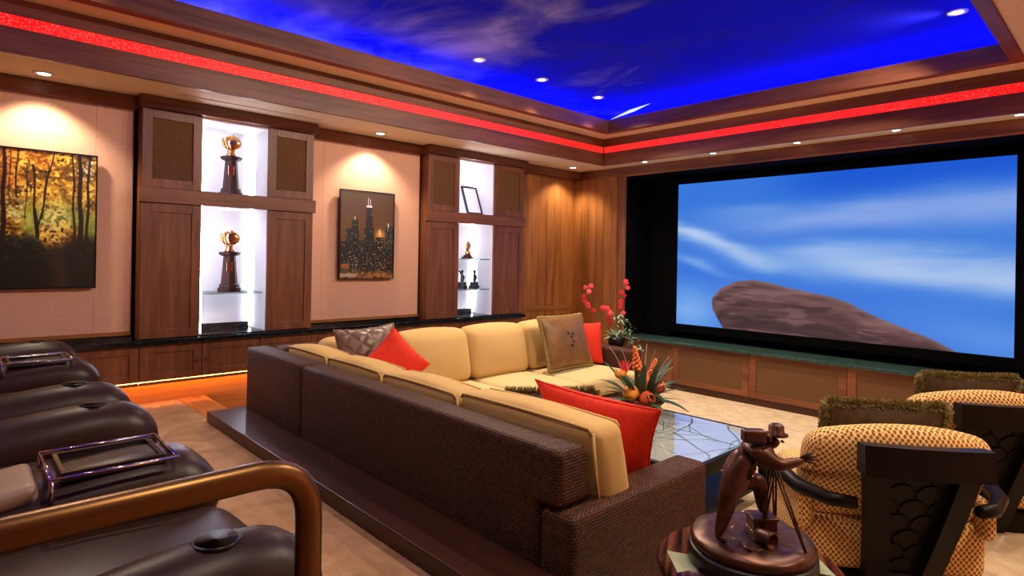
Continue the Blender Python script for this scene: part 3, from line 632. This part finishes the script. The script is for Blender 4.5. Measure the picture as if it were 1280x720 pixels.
# ================================================================== SECTIONAL SOFA (wicker shell, cream cushions)
sf = thing('sectional_sofa', 'L-shaped brown wicker sectional sofa with cream cushions', 'sofa', (-4.35, 1.52, 0))
X0, X1, Y0 = 0., 3.04, 0.      # local: back along +x, return along +y
def slant(q): return q
def backfn(x, y, z): return (x, y+(.05 if False else 0)-.0, z)
def wick(name, x0, x1, y0, y1, z0, z1, r=.03, fn=None, n=5): return soft(name, ((x0+x1)/2, (y0+y1)/2, (z0+z1)/2), (x1-x0, y1-y0, z1-z0), r, 'wicker', sf, n=n, fn=fn)
lean = lambda x, y, z: (x, y-.05*(z+.42)/.84*(y+.1)/.2, z)
wick('back_panel', .0, .91, .0, .2, .0, .845, fn=lean)
wick('back_panel', .915, 2.885, .0, .2, .0, .838, fn=lean)
wick('back_panel', 2.84, 2.985, .0, .185, .632, .838, fn=lambda x, y, z: (x, y-.03*(z+.1)/.2*(y+.09)/.18, z))
wick('side_panel', 2.89, 3.05, .0, .9, .0, .628)
leanx = lambda x, y, z: (x-.05*(z+.42)/.84*(x+.1)/.2, y, z)
wick('back_panel', .0, .2, .205, 1.6, .0, .838, fn=leanx); wick('back_panel', .0, .2, 1.605, 3.43, .0, .838, fn=leanx)
wick('side_panel', .0, .97, 3.25, 3.43, .0, .628)
wick('seat_base', .21, 2.85, .21, .88, .02, .30, n=3); wick('seat_base', .21, 1.04, .885, 3.24, .02, .30, n=3)
def cush(name, x0, x1, y0, y1, z0, z1, mat, bulge, r=.05, n=6, fn=None):
    o = soft(name, ((x0+x1)/2, (y0+y1)/2, (z0+z1)/2), (x1-x0, y1-y0, z1-z0), r, mat, sf, bulge=bulge, n=n, fn=fn)
    return o
bl = (.0, .0, .02)
for a, b in ((.95, 1.9), (1.9, 2.885)): cush('seat_cushion', a+.004, b-.004, .21, .93, .3, .455, 'seat_fabric', bl, .04)
cush('seat_cushion', .21, .946, .21, .93, .3, .455, 'seat_fabric', bl, .04)
for a, b in ((.935, 1.75), (1.75, 2.42), (2.42, 3.23)): cush('seat_cushion', .21, 1.1, a+.004, b-.004, .3, .455, 'seat_fabric', bl, .05)
# back cushions, row along the platform then row along the wall
tilt = lambda s: (lambda x, y, z: (x, y-.07*z/.24+.0, z))
xb = (.27, .88, 1.53, 2.2, 3.0)
for k, (a, b) in enumerate(zip(xb, xb[1:])):
    last = k == 3
    o = cush('back_cushion', a+.004, b-.004, .215, .40, .462, .885 if not last else .9, 'cream_fabric', (.012, .03, .012), .045, n=7, fn=lambda x, y, z: (x, y-.05*z/.22, z-.012*(1 if z > .1 else 0)*abs(math.sin(x*4))))
    zt = .885 if not last else .9
    for yy, dy in ((.178, -.012), (.342, .012)):
        P = [(a+.02, yy, zt-.035), (a+.035, yy, zt-.018), ((a+b)/2, yy+dy, zt-.004), (b-.035, yy, zt-.018), (b-.02, yy, zt-.035)]
        tube('piping', P[:1]+[tuple(v) for v in arc(*P[1:4])]+P[4:], .006, 'cream_fabric', o, seg=6)
    tube('piping', [(b-.016, .18, zt-.03), (b-.012, .2, .7), (b-.016, .245, .49)], .006, 'cream_fabric', o, seg=6)
yb = (.42, 1.05, 1.73, 2.42, 3.22)
for a, b in zip(yb, yb[1:]):
    o = cush('back_cushion', .2, .41, a+.004, b-.004, .462, .885, 'cream_fabric', (.04, .015, .025), .07, n=7, fn=lambda x, y, z: (x-.05*z/.22, y, z))
# ------------------------------------------------------------------ wooden step behind the sofa
tag(box('wooden_step', (-4.36, .1, 1.27, 1.507, ZP+.005, .425), 'darkwood_x', bev=.006), 'long dark polished wooden step along the back of the wicker sofa', 'step')

# ================================================================== THROW PILLOWS
def pillow(name, label, c, xv, zv, wd, ht, th, mat, seed=1, pinch=.07, trim=None, rope=.012, fr=None, taper=0):
    t = thing(name, label, 'pillow', c, basis(xv, zv))
    mobj('cover', pillowm(wd, ht, th, seed=seed, pinch=pinch, taper=taper), mat, t, smooth=True)
    if trim: ropetrim(t, wd, ht, rope, trim, pinch, taper)
    if fr: fringe(t, wd, ht, fr, 'green_fringe', pinch, seed=seed)
    return t
pillow('red_pillow', 'large scarlet pillow leaning at the arm end of the sofa above the side table', (-1.708, 2.175, .692), (1, .02, -.02), (.0, .95, .3), .58, .43, .17, 'red_fabric', 2, .08, 'red_fabric', .005, taper=-.22)
pillow('fringed_pillow', 'olive brush-fringed pillow standing behind the large scarlet pillow', (-2.2, 2.37, .64), (.56, .83, 0), (.83, -.56, .1), .5, .28, .15, 'green_velvet', 5, .03, None, .01, .034)
pillow('quilted_pillow', 'brown quilted satin pillow propped in the corner of the sofa', (-3.80, 2.185, .75), (.15, .98, .06), (.98, -.15, .3), .45, .5, .16, 'brown_quilt', 7, .08, 'brown_quilt', .006)
pillow('red_pillow', 'scarlet pillow set on its corner before the brown quilted pillow', (-3.58, 2.25, .74), (.1, .72, .68), (.97, -.2, .2), .37, .37, .14, 'red_fabric', 9, .08, 'red_fabric', .005)
bp = pillow('trimmed_pillow', 'bronze satin pillow with corded olive edge against the sofa back', (-3.75, 4.235, .722), (.0, 1, -.0), (.95, 0, .3), .6, .5, .17, 'bronze_satin', 4, .05, 'green_fringe', .017)
for (ex, ey) in ((-.03, .07), (.03, .06), (0, .03), (.02, -.01), (-.01, -.05)):
    for an in (.4, 1.6, 2.7): tube('embroidery', [(ex-.016*math.cos(an), ey-.016*math.sin(an), .0845), (ex+.016*math.cos(an), ey+.016*math.sin(an), .0845)], .0035, 'black_plastic', bp, seg=5)
pillow('red_pillow', 'scarlet pillow tucked between the bronze pillow and the far sofa arm', (-3.80, 4.625, .672), (.5, .86, 0), (.86, -.5, .2), .29, .40, .13, 'red_fabric', 11, .06, 'red_fabric', .005)

# ================================================================== COFFEE TABLE WITH FLOWERS
TX0, TX1, TY0, TY1 = -2.85, -1.58, 2.74, 3.76
ct = thing('coffee_table', 'low black coffee table with mirror top etched with branches', 'table', ((TX0+TX1)/2, (TY0+TY1)/2, 0))
a, b = (TX1-TX0)/2, (TY1-TY0)/2
boxes('top_frame', [(-a, a, -b, -b+.03, .36, .432), (-a, a, b-.03, b, .36, .432), (-a, -a+.03, -b+.03, b-.03, .36, .432), (a-.03, a, -b+.03, b-.03, .36, .432)], 'ebony', ct, bev=.004)
box('mirror_top', (-a+.029, a-.029, -b+.029, b-.029, .40, .43), 'table_mirror', ct)
for sx in (-1, 1):
    for sy in (-1, 1): box('leg', (sx*a-.07 if sx > 0 else sx*a, sx*a if sx > 0 else sx*a+.07, sy*b-.07 if sy > 0 else sy*b, sy*b if sy > 0 else sy*b+.07, 0, .36), 'ebony', ct, bev=.004)
box('shelf', (-a+.05, a-.05, -b+.05, b-.05, .1, .13), 'ebony', ct, bev=.004)
rr = random.Random(12)
def branch(bm, p, ang, L, wd, depth):
    n = 7; pts = [p]
    for i in range(n):
        ang += rr.uniform(-.28, .28); p = p+Vector((math.cos(ang), math.sin(ang), 0))*L/n
        p.x = max(-a+.04, min(a-.04, p.x)); p.y = max(-b+.04, min(b-.04, p.y)); pts.append(p.copy())
        if depth and rr.random() < .35: branch(bm, p.copy(), ang+rr.choice((-1, 1))*rr.uniform(.5, 1.), L*.5, wd*.6, depth-1)
    for i in range(n):
        d = pts[i+1]-pts[i]
        if d.length < 1e-4: continue
        s = d.cross(Vector((0, 0, 1))).normalized(); w0 = wd*(1-i/n*.7); w1 = wd*(1-(i+1)/n*.7)
        bm.faces.new([bm.verts.new(q) for q in (pts[i]-s*w0, pts[i]+s*w0, pts[i+1]+s*w1, pts[i+1]-s*w1)])
bm = bmesh.new()
for (px, py, an) in ((-.6, .3, -.3), (-.2, .46, -1.2), (.1, .45, -1.3), (.35, .47, -.9), (-.3, -.3, .3), (.0, -.45, 1.2), (.58, .1, 2.9), (.2, .05, -.5)): branch(bm, Vector((px, py, .4306)), an, .75, .006, 1)
tag(mobj('etched_branches', bm, 'etched', ct), kind='stuff')

def blade(bm, base, d, L, wd, droop=.25, n=5):
    d = Vector(d).normalized(); s = d.cross(Vector((0, 0, 1)));  s = s.normalized() if s.length > 1e-4 else Vector((1, 0, 0)); prev = None
    for i in range(n+1):
        t = i/n; p = Vector(base)+d*L*t+Vector((0, 0, -droop*L*t*t)); wq = wd*math.sin(PI*min(.97, .12+t*.85)); cur = (bm.verts.new(p-s*wq), bm.verts.new(p+s*wq))
        if prev: bm.faces.new((prev[0], prev[1], cur[1], cur[0]))
        prev = cur
    return bm
def ball(name, c, r, mat, parent, sq=.9):
    return lathe(name, [(r*.15, -r*sq), (r*.6, -r*sq*.8), (r*.95, -r*sq*.3), (r, 0), (r*.9, r*sq*.45), (r*.5, r*sq*.85), (r*.1, r*sq)], mat, parent, seg=14, c=c)
fl = thing('flower_arrangement', 'orange flowers and fruit with green leaves in a red bowl on the coffee table', 'flowers', (-2.48, 3.62, .4322))
fl.scale = (1.18, 1.18, 1.18)
lathe('bowl', [(.05, 0), (.07, .012), (.12, .03), (.15, .06), (.142, .064), (.1, .045), (.01, .04)], 'bowl_red', fl)
rt2 = Vector((.684, .729, 0)); aw = Vector((-.729, .684, 0))
def fp(u_, d_, z): v = rt2*u_+aw*d_; return (v.x, v.y, z)
for (u_, d_, z) in ((-.04, 0, .375), (.085, -.02, .305)):
    top = Vector(fp(u_, d_, z)); bot = Vector(fp(u_*.45, d_, z-.16)); s = tube('stem', [fp(u_*.2, 0, .04), tuple(bot), tuple(top)], .005, 'stem', fl, seg=6)
    bm = bmesh.new()
    for k in range(42):
        t = k/41; p = bot.lerp(top, t); an = k*2.4; rad = .026*(1-t*.75); q = p+Vector((math.cos(an), math.sin(an), .5))*rad
        bmesh.ops.create_icosphere(bm, subdivisions=1, radius=.0135*(1-t*.4), matrix=Matrix.Translation(q))
    mobj('flower_spike', bm, 'petal_orange', s, smooth=True)
ball('fruit', fp(-.075, -.07, .115), .052, 'fruit_yellow', fl); ball('fruit', fp(.02, -.09, .085), .05, 'fruit_orange', fl); ball('fruit', fp(.01, -.02, .17), .056, 'fruit_orange', fl)
ball('blossom', fp(.105, -.06, .15), .035, 'petal_pink', fl, 1.1); ball('blossom', fp(-.12, .02, .21), .04, 'fruit_yellow', fl, .8)
bm = bmesh.new()
for k in range(6): blade(bm, fp(-.1, 0, .2), fp(-.3+.12*k, .1, .9-.1*abs(k-2)), .11, .012, .1)
mobj('bird_flower', bm, 'petal_red', fl)
bm = bmesh.new()
for k in range(46):
    an = rr.uniform(0, 2*PI); el = rr.uniform(.1, 1.3); blade(bm, (.05*math.cos(an), .05*math.sin(an), .06), (math.cos(an)*math.cos(el), math.sin(an)*math.cos(el), math.sin(el)), rr.uniform(.18, .4), rr.uniform(.012, .03), rr.uniform(.15, .5))
tag(mobj('foliage', bm, 'leaf_green', fl), kind='stuff')
bm = bmesh.new()
for k in range(9):
    an = rr.uniform(0, 2*PI); p0 = Vector((.05*math.cos(an), .05*math.sin(an), .06)); p2 = Vector((math.cos(an)*rr.uniform(.14, .26), math.sin(an)*rr.uniform(.14, .26), rr.uniform(.02, .4)))
    tubem(bm, arc(p0, (p0+p2)/2+Vector((0, 0, .08)), p2, 5), .0012, 5)
tag(mobj('twigs', bm, 'twig_white', fl), kind='stuff')

# ================================================================== ORCHID ON END TABLE
et = thing('end_table', 'dark wooden end table behind the far sofa arm holding the orchid', 'table', (-4.0, 5.36, 0))
box('top', (-.2, .2, -.2, .2, .51, .54), 'darkwood_x', et, bev=.005)
for sx in (-1, 1):
    for sy in (-1, 1): box('leg', (sx*.17-.02, sx*.17+.02, sy*.17-.02, sy*.17+.02, 0, .51), 'darkwood_z', et)
orc = thing('potted_orchid', 'red orchid sprays with pale trailing leaves in a dark pot', 'plant', (-4.0, 5.36, .5405))
lathe('pot', [(.06, 0), (.09, .04), (.095, .09), (.08, .12), (.07, .11), (.01, .1)], 'black_plastic', orc)
for (pts, seed) in (([(0, 0, .1), (-.12, -.1, .3), (-.22, -.2, .42), (-.2, -.3, .55), (-.24, -.2, .68)], 1), ([(.02, 0, .1), (.03, -.02, .35), (.06, .02, .55), (.09, .03, .73)], 2), ([(0, 0, .1), (-.04, -.03, .25), (-.08, -.06, .4), (-.12, -.1, .44)], 3)):
    q = random.Random(seed); s = tube('stem', pts, .004, 'stem', orc, seg=6); m = len(pts)-1
    for k in range(9 if seed < 3 else 7):
        f = m*(.42+.58*k/8) if seed < 3 else m*(.4+.6*k/6); i = min(int(f), m-1); p = Vector(pts[i]).lerp(Vector(pts[i+1]), f-i)+Vector((q.uniform(-.035, .035), q.uniform(-.035, .035), q.uniform(-.02, .02)))
        bm = bmesh.new(); nv = Vector((.6+q.uniform(-.4, .4), -.8+q.uniform(-.3, .3), q.uniform(-.2, .4))).normalized(); s1 = nv.orthogonal().normalized(); s2 = nv.cross(s1)
        c0 = bm.verts.new(p+nv*.008)
        for j in range(5):
            A = 2*PI*j/5; R = .032 if seed < 3 else .036; d = s1*math.cos(A)+s2*math.sin(A); e = -s1*math.sin(A)+s2*math.cos(A)
            bm.faces.new((c0, bm.verts.new(p+d*R*.55-e*R*.45+nv*.006), bm.verts.new(p+d*R+nv*.002), bm.verts.new(p+d*R*.55+e*R*.45+nv*.006)))
        mobj('blossom', bm, 'petal_red', s)
bm = bmesh.new(); q = random.Random(5)
for k in range(120):
    t = q.random(); c_ = Vector((.05, -.05, .32))+Vector((.2*t+q.uniform(-.05, .05), .1*t+q.uniform(-.1, .05), -.06*t-.22*t*t+q.uniform(-.12, .08)*(1-t*.6)))
    blade(bm, c_, (q.uniform(-1, 1), q.uniform(-1, 1), q.uniform(-.6, .5)), q.uniform(.03, .065), .012, .3, 3)
for k in range(20): an = q.uniform(0, 6.28); blade(bm, (0, 0, .1), (math.cos(an), math.sin(an), q.uniform(.4, 2)), q.uniform(.12, .28), .018, .5)
tag(mobj('foliage', bm, 'leaf_pale', orc), kind='stuff')

# ================================================================== ARMCHAIRS
def armchair(label, loc, rz):
    t = thing('armchair', label, 'chair', loc, rz, 'patterned armchairs with dark wood backs')
    TW, BW, TZ, TYb, BYb = .232, .125, .765, -.05, .2
    for s in (-1, 1):
        bm = bmesh.new(); n = 8; rings = []
        for i in range(n+1):
            k = i/n; z = TZ*k; xo = s*(BW+(TW-BW)*k); y = BYb+(TYb-BYb)*k-.015*math.sin(PI*k); wi = .085; d = .06
            rings.append([bm.verts.new(p) for p in ((xo, y-d/2, z), (xo-s*wi, y-d/2-.012, z), (xo-s*wi, y+d/2-.012, z), (xo, y+d/2, z))])
        for A, B in zip(rings, rings[1:]):
            for q in range(4): bm.faces.new((A[q], A[(q+1) % 4], B[(q+1) % 4], B[q]))
        bm.faces.new(rings[0]); bm.faces.new(rings[-1]); mobj('back_post', bm, 'ebony', t)
    def bowed(name, z0, z1, hw, y0, dep, bow):
        bm = bmesh.new(); rings = []
        for i in range(13):
            k = -1+2*i/12; x = hw*k; y = y0-bow*(1-k*k)
            rings.append([bm.verts.new(p) for p in ((x, y-dep/2, z0), (x, y+dep/2, z0), (x, y+dep/2, z1-.006), (x, y-dep/2+.006, z1-.0), )])
        for A, B in zip(rings, rings[1:]):
            for q in range(4): bm.faces.new((A[q], A[(q+1) % 4], B[(q+1) % 4], B[q]))
        bm.faces.new(rings[0]); bm.faces.new(rings[-1]); return mobj(name, bm, 'ebony', t)
    bowed('top_rail', TZ-.12, TZ+.004, TW+.008, TYb, .085, .02); bowed('lower_rail', .1, .16, BW-.03, .15, .04, .005)
    # carved splat
    cp = poly('carved_panel', [(-BW+.03, .178, .05), (BW-.03, .178, .05), (TW-.06, -.03, TZ-.08), (-TW+.06, -.03, TZ-.08)], 'ebony', t, thick=(0, .02, 0))
    bm = bmesh.new()
    for r_ in range(7):
        z = .17+r_*.072; yv = .145-.175*(z-.15)/.535-.003; hw = BW-.035+(TW-BW-.03)*(z-.15)/.53
        for k in range(-2, 3):
            cx = (k+(.5 if r_ % 2 else 0))*.11
            P = [(cx+.058*math.cos(an), yv-.175*.062*math.sin(an)/.535, z+.062*math.sin(an)) for an in [PI*j/8 for j in range(9)]]; P = [p for p in P if abs(p[0]) < hw]
            if len(P) > 2: tubem(bm, P, .0045, 5)
    tag(mobj('carving', bm, 'ebony', cp, smooth=True), kind='stuff')
    # upholstery
    wrap = lambda x, y, z: (x*(1-.05*(z < -.1)), y+.62*x*x-.07*z/.2, z-.05*(x/.36)**2*(z > 0))
    soft('back_upholstery', (0, .18, .585), (.76, .17, .42), .075, 'paisley', t, bulge=(0, .03, .02), n=9, fn=wrap)
    soft('seat_body', (0, .49, .235), (.78, .56, .25), .05, 'paisley', t, bulge=(.02, .02, 0), n=5)
    soft('seat_cushion', (0, .50, .42), (.70, .56, .14), .05, 'paisley', t, bulge=(.01, .01, .03), n=6)
    for s in (-1, 1):
        P = [(s*.235, .0, .50), (s*.32, .06, .49), (s*.41, .18, .495), (s*.45, .36, .515), (s*.44, .56, .50), (s*.41, .69, .43), (s*.385, .745, .3), (s*.37, .75, .15), (s*.365, .75, 0)]
        tube('arm_rail', P, [.026, .03, .033, .034, .034, .032, .03, .028, .026], 'ebony', t, seg=10)
        soft('side_upholstery', (s*.375, .42, .39), (.06, .5, .17), .028, 'paisley', t, n=4)
    box('plinth', (-.3, .3, .18, .7, .0, .11), 'ebony', t, bev=.01)
    return t
C1, C2, RZ = (-.634, 2.918, 0), (-.524, 4.128, 0), math.radians(38)
armchair('gold patterned tub armchair with carved dark back beside the bronze sculpture', C1, RZ)
armchair('gold patterned tub armchair with dark back farther on toward the screen', C2, RZ)
for c, lb, sd in ((C1, 'olive brush-fringed pillow on the armchair beside the bronze sculpture', 21), (C2, 'olive brush-fringed pillow on the armchair nearer the screen', 22)):
    f = Vector((-math.sin(RZ), math.cos(RZ), 0)); r_ = Vector((math.cos(RZ), math.sin(RZ), 0)); p = Vector(c)+f*.345+Vector((0, 0, .678))
    pillow('fringed_pillow', lb, p, r_, f+Vector((0, 0, .28)), .5, .36, .13, 'green_velvet', sd, .03, None, .01, .034)

# ================================================================== SIDE TABLE WITH BRONZE SCULPTURE
SC = (-.85, 1.845)
sd = thing('side_table', 'small round striped-veneer side table beside the sofa arm', 'table', (*SC, 0), rot=.5)
lathe('top', [(.26, .515), (.278, .52), (.282, .535), (.276, .55), (.01, .55)], 'striped_veneer', sd, seg=48)
for k in range(4):
    an = PI/2*k+.3; poly('inlay', [(.05*math.cos(an), .05*math.sin(an), .5502), (.25*math.cos(an-.28), .25*math.sin(an-.28), .5502), (.25*math.cos(an+.28), .25*math.sin(an+.28), .5502)], 'inlay_pale', sd, thick=(0, 0, .0006))
lathe('pedestal', [(.2, 0), (.2, .02), (.06, .05), (.045, .3), (.07, .5), (.12, .515)], 'darkwood_z', sd, seg=32)
bz = thing('bronze_sculpture', 'bronze sculpture of a stooping man with hat, tripod and outstretched hand', 'sculpture', (SC[0]+.005, SC[1]+.01, .5515), rot=math.radians(46.8))
lathe('base', [(.19, 0), (.195, .006), (.192, .045), (.186, .052), (.01, .052)], 'black_plastic', bz, seg=48)
bm = bmesh.new(); q = random.Random(2); rings = []
for (rad, z) in ((.184, .052), (.186, .075), (.176, .086), (.13, .088), (.07, .086)):
    rings.append([bm.verts.new((rad*math.cos(2*PI*j/40), rad*math.sin(2*PI*j/40), z+(q.uniform(-.005, .006) if rad < .18 else 0))) for j in range(40)])
for A, B in zip(rings, rings[1:]):
    for j in range(40): bm.faces.new((A[j], A[(j+1) % 40], B[(j+1) % 40], B[j]))
bm.faces.new(rings[0]); bm.faces.new(rings[-1]); mobj('ground', bm, 'bronze', bz, smooth=True)
G = .087
def skin(name, verts, edges, mat, parent, root=0, sub=2):
    me = bpy.data.meshes.new(name); me.from_pydata([v[0] for v in verts], edges, []); me.materials.append(MATS[mat])
    o = bpy.data.objects.new(name, me); C.objects.link(o); o.parent = parent
    m = o.modifiers.new('skin', 'SKIN'); m.use_smooth_shade = True
    lay = me.skin_vertices[0].data if me.skin_vertices else None
    if lay is None:
        bpy.context.view_layer.objects.active = o; bpy.ops.mesh.customdata_skin_add(); lay = me.skin_vertices[0].data
    for i, v in enumerate(verts): lay[i].radius = (v[1], v[1]) if not isinstance(v[1], tuple) else v[1]; lay[i].use_root = (i == root)
    s = o.modifiers.new('sub', 'SUBSURF'); s.levels = sub; s.render_levels = sub
    return o
V = [((-.07, 0, G+.172), .042), ((-.045, 0, G+.215), .046), ((-.012, 0, G+.25), .05), ((.02, 0, G+.268), .036), ((.042, -.002, G+.283), .017), ((.062, -.004, G+.295), .021), ((.07, -.005, G+.312), .02),   # 0-6 spine, head
     ((-.082, -.03, G+.15), .037), ((-.1, -.04, G+.09), .026), ((-.118, -.045, G+.03), .017), ((-.124, -.048, G+.012), .012), ((-.1, -.062, G+.008), .010),    # 7-11 back leg
     ((-.045, .02, G+.165), .036), ((.03, .02, G+.165), .03), ((.038, .02, G+.105), .022), ((.036, .02, G+.072), .012), ((.058, .006, G+.066), .010),       # 12-16 front leg
     ((.012, -.04, G+.262), .027), ((.068, -.052, G+.238), .021), ((.118, -.055, G+.252), .014), ((.134, -.055, G+.26), .009),                              # 17-20 near arm
     ((.02, .04, G+.262), .021), ((.06, .06, G+.235), .015), ((.075, .03, G+.24), .011)]                                                                  # far arm
Ed = [(0, 1), (1, 2), (2, 3), (3, 4), (4, 5), (5, 6), (0, 7), (7, 8), (8, 9), (9, 10), (10, 11), (0, 12), (12, 13), (13, 14), (14, 15), (15, 16), (3, 17), (17, 18), (18, 19), (19, 20), (3, 21), (21, 22), (22, 23)]
fig = skin('figure', V, Ed, 'bronze', bz)
for k, (du_, dz) in enumerate(((.03, .026), (.042, .016), (.044, .004), (.036, -.009))):
    tube('finger', [(.13, -.055, G+.259), (.13+du_*.55, -.057-.002*k, G+.259+dz*.5), (.13+du_, -.058-.003*k, G+.259+dz)], [.0055, .0046, .003], 'bronze', fig, seg=6)
tube('thumb', [(.122, -.055, G+.26), (.132, -.062, G+.274), (.146, -.066, G+.284)], [.005, .0042, .003], 'bronze', fig, seg=6)
lathe('hat', [(.034, 0), (.036, .004), (.024, .01), (.023, .03), (.015, .036), (.001, .037)], 'bronze', fig, seg=18, c=(.07, -.005, G+.318))
soft('camera_box', (-.008, -.02, G+.32), (.07, .04, .04), .008, 'bronze', bz, n=3)
tube('camera_lens', [(.03, -.02, G+.315), (.046, -.02, G+.315)], .013, 'bronze', bz, seg=12)
tube('nose', [(.084, -.009, G+.302), (.092, -.011, G+.297)], [.005, .003], 'bronze', fig, seg=6)
for (fx, fy) in ((.115, -.115), (.10, .06), (.02, -.02)):
    for dx in (-.005, .005): tube('tripod_leg', [(.068+dx, .0, G+.222), (fx*.5+.034+dx*.9, fy*.5, G+.11), (fx+dx*.3, fy, G+.0)], .0033, 'bronze', bz, seg=6)
for z in (.19, .15, .1, .06):
    k = 1-z/.222; tube('tripod_rung', [(.068+(.115-.068)*k-.007, -.115*k, G+z), (.068+(.115-.068)*k+.007, -.115*k, G+z)], .0025, 'bronze', bz, seg=5)
boxes('crate', [(.0, .075, -.015, .05, G-.006, G+.05), (-.004, .079, -.019, .054, G+.05, G+.058), (-.004, .079, -.019, .054, G+.01, G+.016)], 'bronze', bz, bev=.002)
bm = bmesh.new(); lathem(bm, [(.02, -.028), (.024, -.01), (.026, .02), (.027, .028), (.021, .028), (.018, .0), (.001, -.002)], 20); bmesh.ops.rotate(bm, verts=bm.verts, matrix=Matrix.Rotation(PI/2, 3, 'X') @ Matrix.Rotation(.5, 3, 'Y')); bmesh.ops.translate(bm, verts=bm.verts, vec=(.012, -.07, G+.022)); mobj('bucket', bm, 'bronze', bz, smooth=True)
lathe('plate', [(.03, 0), (.034, .006), (.02, .004)], 'bronze', bz, seg=18, c=(-.03, -.085, G))
tube('satchel_strap', [(-.03, -.045, G+.19), (-.01, -.048, G+.24), (.02, -.035, G+.285)], .004, 'bronze', bz, seg=6)
tube('stick', [(-.085, .06, G+.0), (-.055, .05, G+.06), (-.04, .04, G+.1)], .004, 'bronze', bz, seg=6)

# ================================================================== HANDRAIL
RX, RY, RZt = -.955, .44, 1.15
pts = [(RX, -1.6, ZP), (RX, -1.6, RZt-.12)]+[tuple(v) for v in arc((RX, -1.6, RZt-.12), (RX, -1.6, RZt), (RX, -1.48, RZt))][1:]+[(RX, -.8, RZt), (RX, 0, RZt), (RX, RY-.09, RZt)]+[tuple(v) for v in arc((RX, RY-.09, RZt), (RX, RY, RZt), (RX, RY, RZt-.09))][1:]+[(RX, RY, ZP+.3), (RX, RY, ZP)]
hr = thing('handrail', 'bent brushed bronze tube handrail beside the leather recliners', 'handrail', (RX, RY, ZP))
tube('rail', [(p[0]-RX, p[1]-RY, p[2]-ZP) for p in pts], .0215, 'rail_bronze', hr, seg=24)
for y in (0, -1.6-RY): lathe('flange', [(.045, .001), (.045, .008), (.024, .012)], 'rail_bronze', hr, c=(0, y, 0))

# ================================================================== RECLINERS
def tray(parent, x, y0, y1, z, hw=.125):
    t = boxes('tray', [(x-hw+.03, x+hw-.03, y0+.02, y1-.02, z+.012, z+.02), (x-hw+.03, x-hw+.042, y0+.02, y1-.02, z+.02, z+.036), (x+hw-.042, x+hw-.03, y0+.02, y1-.02, z+.02, z+.036), (x-hw+.042, x+hw-.042, y0+.02, y0+.032, z+.02, z+.036), (x-hw+.042, x+hw-.042, y1-.032, y1-.02, z+.02, z+.036)], 'dark_tray', parent, bev=.002)
    P = [(x-hw, y0, z+.032), (x+hw, y0, z+.032), (x+hw, y1, z+.032), (x-hw, y1, z+.032)]
    bm = bmesh.new()
    for i in range(4): tubem(bm, [P[i], P[(i+1) % 4]], .005, 8)
    for xx, yy in ((x-hw, y0), (x+hw, y0)): tubem(bm, [(xx, yy, z+.032), (xx, yy, z-.03)], .005, 8)
    mobj('chrome_frame', bm, 'chrome', t, smooth=True); return t
def loveseat(label, xa):
    xm = xa[1]; t = thing('recliner_loveseat', label, 'recliner', (xm, 0, ZP), group='brown leather recliner pairs')
    dip = lambda x, y, z: (x, y, z-.13*max(0, (.3-y)/.8)**1.4-.03*max(0, (y-.3)/.175)**2)
    for k, xw in enumerate(xa):
        x = xw-xm; wd = .21 if k != 1 else .27
        box('arm_panel', (x-wd/2+.025, x+wd/2-.025, -.4, .46, .06, .45), 'leather', t, bev=.02)
        ap = soft('arm_pad', (x, .075, .515), (wd, .95, .21), .1, 'leather', t, bulge=(.01, .01, .01), n=10, fn=dip)
        if k != 1:
            bm = bmesh.new(); lathem(bm, [(.033, -.012), (.035, .002), (.04, .0025), (.043, .0), (.043, -.012)], 24, (x, .36, .6225)); mobj('cup_holder', bm, 'black_metal', ap, smooth=True)
            lathe('cup_well', [(.037, .004), (.001, .0035)], 'black_plastic', ap, seg=20, c=(x, .36, .6215))
        else:
            soft('console_lid', (x, -.1, .578), (wd-.05, .5, .05), .022, 'leather_lit', ap, n=5, fn=lambda a, b_, c_: (a, b_, c_+.14*b_-.02))
            tray(t, x, .17, .43, .592)
    for a, b in zip(xa, xa[1:]):
        x0, x1 = a-xm+.1, b-xm-.1
        soft('seat_cushion', ((x0+x1)/2, .13, .39), (x1-x0-.004, .86, .2), .08, 'leather', t, bulge=(0, .02, .03), n=6)
        soft('footrest', ((x0+x1)/2, .5, .2), (x1-x0-.01, .08, .3), .035, 'leather', t, n=4)
        soft('backrest', ((x0+x1)/2, -.42, .68), (x1-x0-.004, .22, .62), .09, 'leather', t, bulge=(0, .03, .02), n=6, fn=lambda p, q_, z: (p, q_-.22*(z+.3), z))
        box('base', (x0+.01, x1-.01, -.4, .44, .03, .28), 'black_plastic', t)
loveseat('brown leather recliner pair nearest the forest picture wall', (-4.42, -3.69, -2.92))
loveseat('brown leather recliner pair beside the bronze handrail', (-2.49, -1.83, -1.165))
cn = thing('console_table', 'narrow brown leather console with chrome tray between the recliner pairs', 'console', (-2.705, 0, ZP))
box('body', (-.095, .095, -.4, .34, 0, .5), 'leather', cn, bev=.02); tray(cn, 0, .02, .3, .505, .09)
